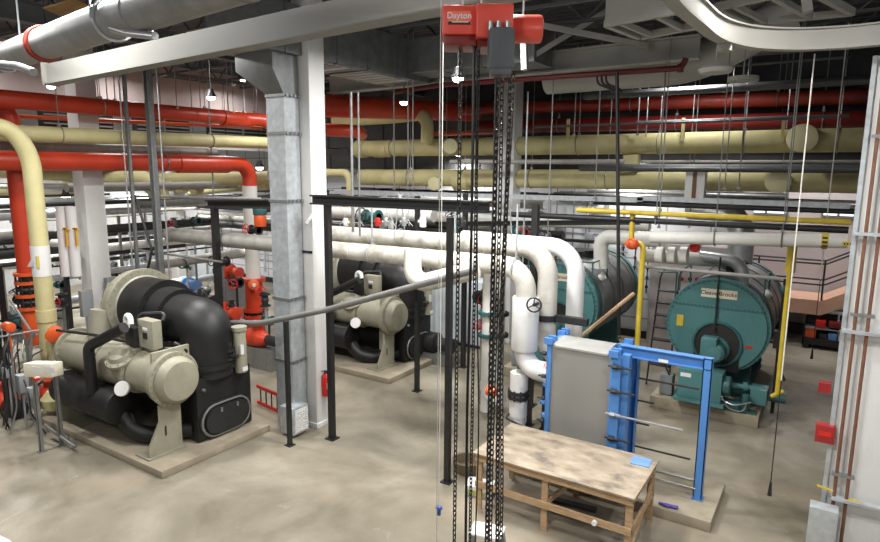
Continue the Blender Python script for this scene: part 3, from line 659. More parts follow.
# ================================================================ CHILLERS
def pad(label, x0, x1, y0, y1, z, g=None):
    return solo('concrete_pad', MB().box(x0, x1, y0, y1, 0, z, bev=.02), 'concrete', label, 'pad', g)
pad('raised concrete pad under the front chiller', -13.1, -8.72, 5.36, 7.62, .13)
pad('raised concrete pad under the second chiller behind the posts', -12.8, -8.42, 10.96, 13.25, .13)
def chiller():
    t = thing('chiller', 'front chiller: beige shell, black insulated suction elbow, left of the duct', 'chiller', (-8.72, 5.36, .13))
    m = MB(); c = V((0, 5.98, 1.42))
    m.cyl((-12.3, c.y, c.z), (-9.3, c.y, c.z), .36, n=32)
    for x in (-10.1, -11.0, -12.3): m.cyl((x-.04, c.y, c.z), (x+.04, c.y, c.z), .42, n=32); m.boltring((x+.04, c.y, c.z), (1, 0, 0), .39, 20, .012, .02)
    m.cyl((-10.95, c.y, c.z), (-10.15, c.y, c.z), .40, n=32)
    m.build('condenser_shell', 'beige', t)
    m = MB(); m.box(-9.36, -9.30, c.y-.3, c.y+.52, c.z-.2, c.z+.5, bev=.02); m.build('tube_sheet', 'beige', t)
    m = MB(); m.lathe((-9.3, c.y, c.z), (1, 0, 0), [(0, .45), (.1, .45), (.1, .47), (.14, .47), (.145, .40), (.26, .385), (.33, .33), (.35, .2), (.352, .02)], 36)
    m.boltring((-9.16, c.y, c.z), (1, 0, 0), .44, 26, .013, .022)
    e = m.build('end_cap', 'beige', t)
    m = MB(); m.cyl((-9.2, c.y+.42, c.z-.28), (-9.05, c.y+.5, c.z-.34), .03, n=8); m.build('drain_plug', 'steel', e)
    # support leg
    m = MB(); o = V((-9.32, 0, 0))
    m.prism([(5.5, .13), (6.1, .13), (6.1, 1.0), (5.72, 1.0), (5.72, .72), (5.5, .32)], (-9.3, 0, 0), (0, 1, 0), (0, 0, 1), (.04, 0, 0)); m.box(-9.7, -9.26, 6.08, 6.12, .13, 1.0); m.box(-9.6, -9.2, 5.45, 6.15, .13, .16); m.build('leg', 'beige', t)
    m = MB(); m.box(-9.255, -9.25, 5.8, 5.83, .45, .62); m.build('leg_slot', 'ink', t.children[-1])
    m = MB(); m.box(-12.2, -12.12, 5.5, 6.4, .13, 1.1); m.build('leg', 'beige', t)
    # black lower vessel and drop elbow
    m = MB(); m.cyl((-12.15, 5.62, .80), (-10.2, 5.62, .80), .31, n=30, bev=.04); m.tube([(-10.4, 5.68, .7), (-10.1, 5.72, .35), (-9.8, 5.9, .27), (-9.35, 6.4, .35)], .15, .2, n=16); m.build('lower_vessel', 'rubber', t)
    # evaporator
    m = MB(); m.cyl((-12.6, 6.95, .78), (-9.3, 6.95, .78), .6, n=36); m.build('evaporator_shell', 'rubber', t)
    m = MB(); m.box(-9.55, -9.08, 6.32, 7.52, .14, 1.32, bev=.07); m.build('water_box', 'rubber', t); wb = t.children[-1]
    def stadium(hw, hh, n=10):
        out = []
        for k in range(n+1): a = -PI/2+PI*k/n; out.append((hw-hh+math.cos(a)*hh, math.sin(a)*hh))
        for k in range(n+1): a = PI/2+PI*k/n; out.append((-hw+hh+math.cos(a)*hh, math.sin(a)*hh))
        return out
    m = MB(); m.prism(stadium(.56, .33), (-9.09, 6.9, .48), (0, 1, 0), (0, 0, 1), (.04, 0, 0)); m.prism(stadium(.47, .24), (-9.06, 6.9, .48), (0, 1, 0), (0, 0, 1), (.07, 0, 0))
    cv = m.build('oval_cover', 'dark', wb)
    m = MB(); st = [V((-9.04, 6.9+x, .48+y)) for x, y in stadium(.52, .29)]; m.tube(st+[st[0]], .022, .001, n=8); m.build('cover_seal_ring', 'steel', cv)
    m = MB(); 
    for y in (6.75, 7.1): m.box(-9.0, -8.97, y-.02, y+.02, .62, .7)
    m.build('cover_lug', 'steel', cv)
    # suction pipe
    m = MB(); m.cyl((-11.25, 6.8, 2.27), (-10.55, 6.8, 2.27), .58, n=40); m.cyl((-10.57, 6.8, 2.27), (-10.5, 6.8, 2.27), .595, n=40); m.cyl((-10.55, 6.8, 2.24), (-10.1, 6.8, 2.23), .50, n=40)
    m.tube([(-10.3, 6.8, 2.2), (-9.4, 6.82, 2.18), (-9.4, 6.82, 1.25)], .45, .2, n=36); m.cyl((-9.4, 6.82, 1.5), (-9.4, 6.82, 1.42), .5, n=36)
    m.build('suction_elbow', 'rubber', t)
    # volute and compressor
    m = MB(); m.lathe((-11.62, 6.8, 2.28), (1, 0, 0), [(-.25, .45), (-.1, .58), (.06, .68), (.26, .70), (.3, .73), (.36, .73), (.37, .6), (.40, .58)], 44); m.tube([(-11.5, 6.5, 2.4), (-11.65, 6.15, 1.9), (-11.6, 6.0, 1.5)], .22, .3, n=20)
    m.boltring((-11.26, 6.8, 2.28), (1, 0, 0), .69, 30, .014, .02)
    m.prism([(-.68, .1), (-.5, .5), (-.1, .2), (-.15, -.7), (-.6, -.62)], (-11.6, 6.8, 2.28), (0, 1, 0), (0, 0, 1), (.22, 0, 0))
    m.tube([(-11.5, 6.1, 2.3), (-11.5, 6.02, 1.75)], .2, n=18)
    m.build('volute', 'beige', t)
    m = MB(); m.lathe((-12.15, 6.85, 2.3), (1, 0, 0), [(0, .3), (.04, .42), (.35, .48), (.5, .5)], 32); m.build('compressor_motor', 'dark', t)
    # control box, label, elbow, conduits
    m = MB(); m.box(-10.05, -9.62, 5.92, 6.1, 1.86, 2.36, bev=.015); cb = m.build('control_box', 'beige', t)
    m = MB(); m.box(-9.9, -9.76, 5.915, 5.921, 2.18, 2.23); o = m.build('sticker', 'whiteclean', cb)
    m = MB(); m.box(-9.9, -9.78, 5.912, 5.921, 2.03, 2.14); o = m.build('display', 'ink', cb)
    m = MB(); m.box(-10.35, -10.05, 5.85, 6.25, 1.84, 2.2, bev=.03); m.tube([(-10.2, 6.0, 2.2), (-10.2, 6.05, 2.4), (-9.8, 6.3, 2.42), (-9.75, 6.2, 2.3)], .035, .1, n=8)
    m.tube([(-10.5, 6.2, 1.85), (-10.5, 6.3, 2.25), (-10.2, 6.4, 2.3)], .03, .1, n=8); m.build('terminal_box', 'dark', t)
    m = MB(); m.tube([(-10.18, 5.8, 2.2), (-10.18, 5.8, 2.42), (-10.02, 5.78, 2.44), (-9.98, 5.76, 2.3)], .05, .08, n=12); m.build('white_elbow', 'whiteclean', t)
    m = MB(); m.tube([(-10.76, 5.42, 1.0), (-10.76, 5.42, 1.86), (-9.95, 5.62, 2.28)], .095, .1, n=14); m.build('insulated_line', 'rubber', t)
    # bowl-like nozzle on the shell
    m = MB(); m.lathe((-10.3, 5.85, 1.5), (.12, -.55, .85), [(0, .24), (.2, .24), (.21, .29), (.26, .29), (.27, .22), (.34, .18), (.38, .05)], 24); m.boltring((-10.27, 5.71, 1.72), (.12, -.55, .85), .26, 12, .012, .03); m.build('relief_nozzle', 'beige', t)
    m = MB(); m.cyl((-10.02, 5.56, 1.2), (-10.0, 5.52, 1.22), .13, n=20); m.build('nozzle_ring', 'whiteclean', t)
    # filter drier + black valve stack
    m = MB(); m.cyl((-8.98, 7.22, 1.24), (-9.0, 7.22, 2.05), .115, n=20, bev=.02); m.cyl((-9.0, 7.22, 2.03), (-9.0, 7.22, 2.1), .14, n=20); f = m.build('filter_drier', 'beige', t)
    m = MB(); m.box(-8.9, -8.86, 7.13, 7.2, 1.6, 1.78); m.build('tag', 'whiteclean', f)
    m = MB(); m.box(-8.95, -8.86, 7.16, 7.27, 1.28, 1.36); m.build('tag', 'whiteclean', f)
    m = MB(); m.cyl((-9.02, 7.0, 1.3), (-9.02, 7.0, 1.85), .055, n=12)
    for z in (1.4, 1.52, 1.68): m.cyl((-9.02, 7.0, z), (-9.02, 7.0, z+.05), .1, n=10)
    m.cyl((-9.1, 6.95, 1.6), (-8.85, 7.05, 1.6), .04, n=8); m.build('valve_stack', 'dark', t)
    m = MB(); m.tube([(-9.6, 6.3, 1.9), (-9.2, 6.45, 1.75), (-9.1, 6.9, 1.5)], .035, .15, n=8); m.build('wiring_conduit', 'dark', t); m = MB(); m.tube([(-12.2, 5.6, 1.9), (-11.2, 5.7, 1.95), (-10.3, 5.9, 1.9)], .03, .15, n=8); m.tube([(-10, 6.35, 1.8), (-9.6, 6.4, 1.86), (-9.3, 6.3, 1.8)], .05, .1, n=8)
    m.build('wiring_conduit', 'dark', t)
    return t
c1 = chiller()
c2 = copy_tree(c1); c2.location = V(c1.location) + V((.28, 5.78, 0)); c2['label'] = 'second chiller behind the black posts, right of the white column'
# big white labelled? guard pipe on posts in front
gp = thing('guard_pipe', 'grey elbowed pipe running across black posts in front of the duct', 'pipe', PY(230, 350, 7.45))
m = MB(); m.tube([PY(226, 352, 7.45), PY(227, 323, 7.45), PY(262, 323, 7.5), PY(330, 309, 7.85), PY(415, 286, 7.9), PY(476, 270, 7.95)], .055, .14, n=14); m.build('pipe_body', 'pipegrey', gp)
# ================================================================ BLACK POSTS AND STEEL FRAMES
def post(root, x, y, z1, w=.1, z0=0, m='black'):
    mb = MB(); mb.box(x-w/2, x+w/2, y-w/2, y+w/2, z0, z1); mb.box(x-w, x+w, y-w, y+w, z0, z0+.02); return mb.build('post', m, root)
fr = thing('steel_gantry', 'tall black two-post steel gantry with a top beam right of the white column', 'frame', (-7.5, 8.02, 0))
post(fr, -7.5, 8.02, 4.36, .1); post(fr, -4.86, 7.84, 4.25, .085)
mb = MB(); mb.ibeam((-7.85, 8.02, 4.42), (-4.3, 8.02, 4.42), .16, .17); mb.build('top_beam', 'black', fr)
fr = thing('support_post', 'shorter black post under the grey guard pipe, left of the duct outlet box', 'post', (-7.94, 7.35, 0))
post(fr, -7.94, 7.38, PY(285, 321, 7.38).z, .07)
g2 = 'slim black steel posts behind the two-post frame'
for (a, b, top, w, lb) in [(417, 391, 4.4, .09, 'slim black post in front of the second chiller pad'),
                        (463, 367, 4.4, .1, 'slim black post left of the load chains, far foot'),
                        (529, 425, 2.1, .08, 'short black post beside the white pump riser, left one'),
                        (543, 429, 2.1, .06, 'short black post beside the heat exchanger, right one')]:
    p = PZ(a, b); fr = thing('support_post', lb, 'post', p); post(fr, p.x, p.y, top, w)
p = PY(536, 205, 11.6); fr = thing('support_post', 'black post rising behind the white elbows under the trays', 'post', (p.x, 11.6, 0)); post(fr, p.x, 11.6, p.z, .13)
for (p0, p1, y, w, lb) in [((400, 203), (482, 204), 9.6, .1, 'long black steel beam behind the two-post frame'),
                       ((208, 204), (272, 204), 9.0, .16, 'black steel beam left of the duct above the grey pipe'),
                       ((436, 224), (860, 241), 14.2, .1, 'black square beam behind the white pipes')]:
    a, b = PY(*p0, y), PY(*p1, y)
    if p1[0] == 860: b = PY(640, 222, y)
    mb = MB(); mb.ibeam(a, b, w, w*1.2); solo('steel_beam', mb, 'black', lb, 'beam')
x = PY(217, 260, 9.0).x; fr = thing('support_post', 'black post holding the beam left of the duct', 'post', (x, 9.0, 0)); post(fr, x, 9.0, PY(217, 206, 9.0).z, .13)
# ================================================================ WHITE PIPES INTO THE HEAT EXCHANGER
w1z = 3.36; w1x = -4.25
t = thing('white_main_pipe', 'front white insulated main, soiled, turning down to the handwheel valve', 'pipe', (w1x, 9.3, 0))
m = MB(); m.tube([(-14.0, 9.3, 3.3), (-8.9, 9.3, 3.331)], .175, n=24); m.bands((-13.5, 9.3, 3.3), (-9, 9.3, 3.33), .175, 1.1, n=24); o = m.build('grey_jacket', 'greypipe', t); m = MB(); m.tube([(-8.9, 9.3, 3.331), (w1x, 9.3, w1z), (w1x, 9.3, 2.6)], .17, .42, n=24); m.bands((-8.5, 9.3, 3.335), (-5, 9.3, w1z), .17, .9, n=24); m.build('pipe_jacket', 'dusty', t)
zA, zB = PX(525, 297, w1x).z, PX(525, 349, w1x).z
m = MB(); m.cyl((w1x, 9.3, zB), (w1x, 9.3, zA), .225, n=28, bev=.01); m.build('jacketed_sleeve', 'whiteclean', t)
m = MB(); m.tube([(w1x, 9.3, zB), (w1x+.02, 9.28, zB-.32), (-3.72, 9.28, zB-.32)], .17, .3, n=24); m.cyl((-3.8, 9.28, zB-.32), (-3.72, 9.28, zB-.32), .21, n=22); m.build('lower_elbow', 'whiteclean', t)
m = MB(); zC = zB-.42; m.cyl((w1x-.08, 9.3, .75), (w1x-.08, 9.3, zC), .155, n=24); m.cyl((w1x-.08, 9.3, .12), (w1x-.08, 9.3, .75), .13, n=24); m.build('drop_leg', 'whiteclean', t)
zD = PX(515, 398, w1x).z; m = MB(); m.cyl((w1x-.08, 9.3, zD-.03), (w1x-.08, 9.3, zD+.03), .19, n=24); m.cyl((w1x-.08, 9.3, zD-.11), (w1x-.08, 9.3, zD-.06), .19, n=24); m.boltring((w1x-.08, 9.3, zD-.13), (0, 0, 1), .17, 10, .015, .18); m.build('butterfly_valve', 'dark', t)
m = MB(); m.tube([(w1x-.2, 9.2, zD-.4), (w1x-.2, 9.05, zD-.42), (w1x+.25, 9.0, zD-.5)], .02, .05, n=6); m.build('drain_line', 'dark', t)
hw = PY(534, 305, 8.95); m = MB(); m.torus(hw, (.25, -1, 0), .115, .014, n=22, m=6); m.cyl(hw, hw+V((.0, .15, 0)), .03, n=8)
_, e_, f_ = basis((.25, -1, 0))
for k in range(3): an = PI/2+2*PI*k/3; m.cyl(hw, hw+(e_*math.cos(an)+f_*math.sin(an))*.115, .01, n=6)
m.build('handwheel', 'black', t)
q = PY(491, 391, 9.0); m = MB(); m.cyl(q-V((.08, 0, 0)), q+V((.1, 0, 0)), .09, n=16, bev=.02); m.build('actuator', 'orange', t)
for px in (372, 455, 517): 
    q = PY(px, 232, 9.3)
    m = MB(); m.torus((q.x, 9.3, 3.34), (1, 0, 0), .185, .012, n=20, m=6); m.cyl((q.x, 9.3, 3.5), (q.x, 9.3, 4.4), .016, n=6); m.build('hanger', 'galv', t)
w2x = -4.12
t = thing('white_main_pipe', 'middle white insulated main, just behind the front one, turning down', 'pipe', (w2x, 9.9, 0))
m = MB(); m.tube([(-9.6, 9.95, 3.56), (w2x, 9.9, 3.62), (w2x, 9.9, 1.75), (-3.72, 9.75, 1.72)], .175, .5, n=24); m.bands((-9.4, 9.95, 3.56), (-5, 9.9, 3.61), .175, .9, n=24); m.build('pipe_jacket', 'dusty', t)
q = V((w2x, 9.9, PX(548, 316, w2x).z)); m = MB(); m.cyl(q-V((0, 0, .05)), q+V((0, 0, .05)), .21, n=22); m.box(q.x, q.x+.75, 9.84, 9.96, q.z-.06, q.z+.06); m.build('valve_body', 'dark', t)
for px in (400, 508):
    q = PY(px, 235, 9.95); m = MB(); m.torus((q.x, 9.95, 3.59), (1, 0, 0), .19, .012, n=20, m=6)
    for k in (-1, 1): m.cyl((q.x, 9.95+k*.19, 3.6), (q.x, 9.95+k*.02, 4.45), .012, n=6)
    m.build('hanger', 'galv', t)
w3x = PY(574, 320, 10.5).x
t = run('white_main_pipe', 'rear right white insulated pipe with the widest elbow, dropping behind the plate stack', [(-6.2, 10.5, 3.62), (w3x, 10.5, 3.6), (w3x, 10.5, 2.0)], .155, 'whiteclean', bend=.5, n=24)
# branch elbow px (410,265)->(430,285)->(478,272)
run('branch_pipe', 'grey-white branch elbow hanging under the white mains, capped run to the right', [PY(413, 250, 8.9), PY(412, 286, 8.7), PY(476, 270, 8.8)], .16, 'dusty', bend=.36, n=20)
# grey left start elbow end cap
mb = MB(); mb.sphere((-14.0, 9.3, 3.3), .2); solo('pipe_end_cap', mb, 'greypipe', 'rounded grey end of the white main behind the struts', 'pipe')
# clutter on the pipe (cables, small valves)
t = thing('instrument_cluster', 'tangle of thin cables and small valves on top of the white mains', 'instruments', PY(365, 228, 9.3))
m = MB(); random.seed(3)
for k in range(10):
    px = 338+random.random()*85; q = PY(px, 226, 9.5); r_ = random.uniform
    m.tube([q, q+V((r_(-.3, .3), 0, r_(.2, .4))), q+V((r_(-.4, .4), r_(-.05, .05), r_(.4, .65)))], .006, .1, n=5)
m.build('cables', 'galv', t)
for px, mm in ((346, 'whiteclean'), (378, 'purered'), (386, 'silver'), (404, 'silver'), (422, 'whiteclean'), (462, 'dark')):
    q = PY(px, 226, 9.5); m = MB(); m.cyl(q, q+V((0, 0, .16)), .05, n=10, bev=.01); m.cyl(q+V((-.08, 0, .08)), q+V((.08, 0, .08)), .03, n=8); m.build('small_valve', mm, t)
q = PY(423, 218, 9.2); m = MB(); m.cyl(q-V((0, 0, .16)), q+V((0, 0, .1)), .06, r1=.045, n=12); solo('spray_can', m, 'whiteclean', 'small white bottle with red base on top of the white mains', 'bottle')
# ================================================================ PLATE HEAT EXCHANGER
pad('concrete pad under the blue plate heat exchanger, in front', -4.1, -1.06, 8.66, 9.95, .16)
hx = thing('plate_heat_exchanger', 'blue framed plate heat exchanger with grey shrouded plate stack', 'heat exchanger', (-3.1, 9.25, .16))
Z0, Z1 = .16, 2.22
m = MB(); m.box(-3.68, -3.60, 8.9, 9.6, Z0, Z1+.05, bev=.008); fp = m.build('fixed_frame_plate', 'blue', hx)
for y in (8.9, 9.06, 9.44, 9.6): m = MB(); m.box(-3.71, -3.58, y-.03, y+.03, Z1+.02, Z1+.12); m.build('lifting_lug', 'blue', fp)
m = MB(); m.box(-3.60, -2.64, 8.93, 9.57, Z0+.05, Z1-.02); m.build('plate_stack', 'pack', hx)
m = MB()  # arched cover sheet
pr = [(-.34, 0), (-.34, .01)]; arc = [(-.34+.68*k/10, .02+.07*math.sin(PI*k/10)) for k in range(11)]
m.prism([(-.34, -.01)]+arc+[(.34, -.01)], (-3.58, 9.25, Z1-.01), (0, 1, 0), (0, 0, 1), (.88, 0, 0)); m.build('cover_sheet', mat('light_cover_sheet', (.42, .42, .40), .4, .2, var=.1, scale=4), hx)
m = MB(); m.box(-2.64, -2.58, 8.88, 9.62, Z0+.05, Z1+.04, bev=.008)
for y in (8.88, 9.62): m.box(-2.60, -2.48, y-.012, y+.012, Z0, Z1+.02)
pp = m.build('pressure_plate', 'blue', hx)
m = MB(); m.ibeam((-2.46, 9.6, Z0), (-2.46, 9.6, Z1), .14, .12, .012, .012); m.box(-2.5, -2.38, 8.95, 9.08, Z0, Z1+.03); m.build('stiffener', 'blue', pp)
for y in (8.86, 9.0, 9.3, 9.64): m = MB(); m.box(-2.66, -2.52, y-.03, y+.03, Z1+.0, Z1+.1); m.build('lifting_lug', 'blue', pp)
for k, z in enumerate((.55, .95, 1.33, 1.7, 2.08)):
    for y, ex in ((8.84, (-2.2, -2.28, -1.55, -2.25, -2.3)[k]), (9.66, (-1.55, -2.2, -2.15, -1.5, -1.9)[k])):
        yy = y+(.05 if y < 9 else -.05); m = MB(); m.cyl((-3.8, yy, z), (-3.68, yy, z), .018, n=8); m.cyl((-3.74, yy, z), (-3.68, yy, z), .035, n=6); m.build('bolt_end', 'dark', hx); m = MB(); m.cyl((-2.66, y, z), (ex, y, z), .016, n=8); m.cyl((-2.6, y, z), (-2.52, y, z), .04, n=6); m.cyl((-2.52, y, z), (-2.44, y, z), .026, n=8)
        m.build('tie_bolt', 'silver' if k == 2 and y < 9 else 'dark', hx)
m = MB(); m.ibeam((-2.6, 9.25, 2.24), (-1.28, 9.25, 2.24), .13, .17, .014, .03); cbm = m.build('carrying_bar', 'blue', hx)
m = MB(); m.cyl((-2.6, 9.25, .42), (-1.36, 9.25, .42), .022, n=10); m.build('guide_bar', 'steel', hx)
m = MB(); m.cyl((-2.6, 9.12, .36), (-1.36, 9.12, .36), .012, n=10); m.build('guide_bar', 'steel', hx)
m = MB(); m.channel((-1.34, 9.25, Z0), (-1.34, 9.25, 2.33), .13, .12, .014); m.box(-1.42, -1.26, 9.17, 9.33, Z0, Z0+.015); m.build('support_column', 'blue', hx)
m = MB(); m.obox((-1.95, 9.18, 2.19), (.14, 0, 0), (0, .004, 0), (0, 0, .045)); m.build('white_tag', 'whiteclean', cbm)
# side pumps / blue hoses to left of HX
for (px, py, mm, lb) in [(551, 385, 'blue', 'small blue pump head left of the heat exchanger, upper'), (548, 402, 'blue', 'small blue pump head left of the heat exchanger, middle'), (550, 416, 'blue', 'small blue pump head left of the heat exchanger, lower'), (552, 368, 'orange', 'small orange valve cap left of the heat exchanger')]:
    q = PY(px, py, 9.2); m = MB(); m.cyl(q-V((.13, 0, 0)), q+V((.1, 0, 0)), .06, n=14, bev=.01); m.cyl(q-V((.05, .02, 0)), q-V((.05, .1, -.02)), .03, n=8)
    t = thing('small_pump', lb, 'pump', q); m.build('body', mm, t); m = MB(); m.tube([q+V((-.02, 0, .04)), q+V((-.04, -.05, .14)), q+V((.12, -.05, .18))], .02, .04, n=8); m.build('hose', 'ink', t)
# wooden plank leaning
a, b = PY(585, 333, 11.3), PY(634, 293, 11.8); m = MB(); m.bar(a-(b-a)*1.3, b, .09, .04); solo('wooden_plank', m, 'wood', 'pale wooden plank leaning diagonally in front of the left boiler', 'plank')
# floor bits near bench
t = thing('rubber_glove', 'purple rubber glove scrap on the pad edge right of the bench', 'glove', PZ(667, 507, .17))
q = PZ(667, 507, .165); m = MB(); m.sphere(q+V((0, 0, .03)), .05, 1.3, .8, .4); m.sphere(q+V((.1, .02, .025)), .04, 1.2, .9, .5); m.tube([q+V((-.12, .02, .02)), q+V((-.02, 0, .03)), q+V((.14, .05, .02))], .018, .05, n=6); m.build('glove_body', 'purple', t)
m = MB(); m.bar(PZ(560, 470, .05), PZ(612, 478, .1), .05, .05); solo('dark_bar', m, 'black', 'dark steel bar lying under the bench', 'bar')
m = MB(); a, b = PZ(548, 500, 0), PZ(596, 512, 0); m.bar(a+V((0, 0, .03)), b+V((0, 0, .03)), .1, .05); solo('dark_bar', m, 'dark', 'second dark bar lying on the floor under the bench', 'bar')
# ================================================================ WORKBENCH
t = thing('workbench', 'wooden workbench with a stained plywood top in front', 'workbench', (-2.95, 8.0, 0))
bx0, bx1, by0, by1, bz = -4.1, -1.82, 7.38, 8.6, .9
m = MB(); m.box(bx0-.03, bx1+.03, by0-.03, by1+.03, bz-.025, bz, bev=.004); m.build('tabletop', 'ply', t)
for (x, y) in [(bx0, by0), ((bx0+bx1)/2-.06, by0), (bx1, by0), (bx0, by1), ((bx0+bx1)/2, by1), (bx1, by1)]:
    xx = min(max(x, bx0+.045), bx1-.045); yy = min(max(y, by0+.06), by1-.06); z0 = 0
    m = MB(); m.box(xx-.045, xx+.045, yy-.02, yy+.02, z0, bz-.025); m.build('leg', 'wood', t)
for y in (by0, by1-.04): m = MB(); m.box(bx0, bx1, y, y+.04, bz-.125, bz-.025); m.build('apron', 'wood', t)
for x in (bx0, bx1-.04): m = MB(); m.box(x, x+.04, by0+.04, by1-.04, bz-.125, bz-.025); m.build('apron', 'wood', t)
m = MB(); m.box(bx0, bx1, by0-.0, by0+.04, .36, .45); m.build('stretcher', 'wood', t)
m = MB(); m.box(bx1-.04, bx1, by0+.04, by1-.04, .36, .45); m.build('stretcher', 'wood', t)
m = MB(); m.bar((bx1-.02, by0+.1, .08), (bx1-.02, by1-.06, .62), .03, .07); m.build('diagonal_brace', 'wood', t); m = MB(); m.bar((-3.0, by0+.08, .42), (-2.5, by1-.1, .85), .03, .07); m.build('diagonal_brace', 'wood', t)
q = PY(595, 522, by0-.01); m = MB(); m.cyl(q, q-V((0, .05, 0)), .035, n=10); m.build('plaster_blob', 'whiteclean', t)
q = PZ(641, 462, bz); m = MB(); m.obox(q+V((0, 0, .006)), (.26, .02, 0), (-.02, .26, 0), (0, 0, .01)); solo('blue_cloth', m, 'skyblue', 'light blue folded cloth on the right end of the workbench', 'cloth')
q = PZ(488, 462, 0)
# cable drum / basket, carton, stool
q = PZ(468, 470, 0); m = MB(); m.lathe(q, (0, 0, 1), [(0, .2), (.02, .23), (.16, .26), (.2, .27), (.2, .22), (.05, .18), (.04, .02)], 24, cap=False); solo('round_tub', m, mat('brown_rubber', (.2, .15, .09), .7, var=.15), 'round brown rubber tub on the floor left of the bench', 'tub')
q = PZ(480, 493, 0); t = thing('carton', 'white carton with yellow green print, lying left of the bench', 'box', q)
m = MB(); m.obox(q+V((0, 0, .09)), (.42, .1, 0), (-.08, .3, 0), (0, 0, .16), bev=.01); cc = m.build('carton_body', 'whiteclean', t)
m = MB(); m.obox(q+V((-.0, -.17, .08)), (.3, .07, 0), (-.001, .008, 0), (0, 0, .07)); m.build('printed_patch', mat('lime_print', (.55, .62, .15), .6, var=.3, scale=14), cc)
q = PZ(487, 540, 0.0); t = thing('step_stool', 'small pale grey plastic step stool at the bottom edge below the chains', 'stool', q)
q = PZ(487, 530, .32); q0 = V((q.x, q.y, 0))
m = MB(); m.obox(q0+V((0, 0, .31)), (.42, .1, 0), (-.07, .3, 0), (0, 0, .03), bev=.012); m.build('seat', 'whiteclean', t)
for sx in (-1, 1):
    for sy in (-1, 1): m = MB(); m.bar(q0+V((sx*.17-sy*.03, sy*.11+sx*.04, .3)), q0+V((sx*.21-sy*.03, sy*.14+sx*.05, 0)), .04, .04); m.build('leg', 'greybox', t)
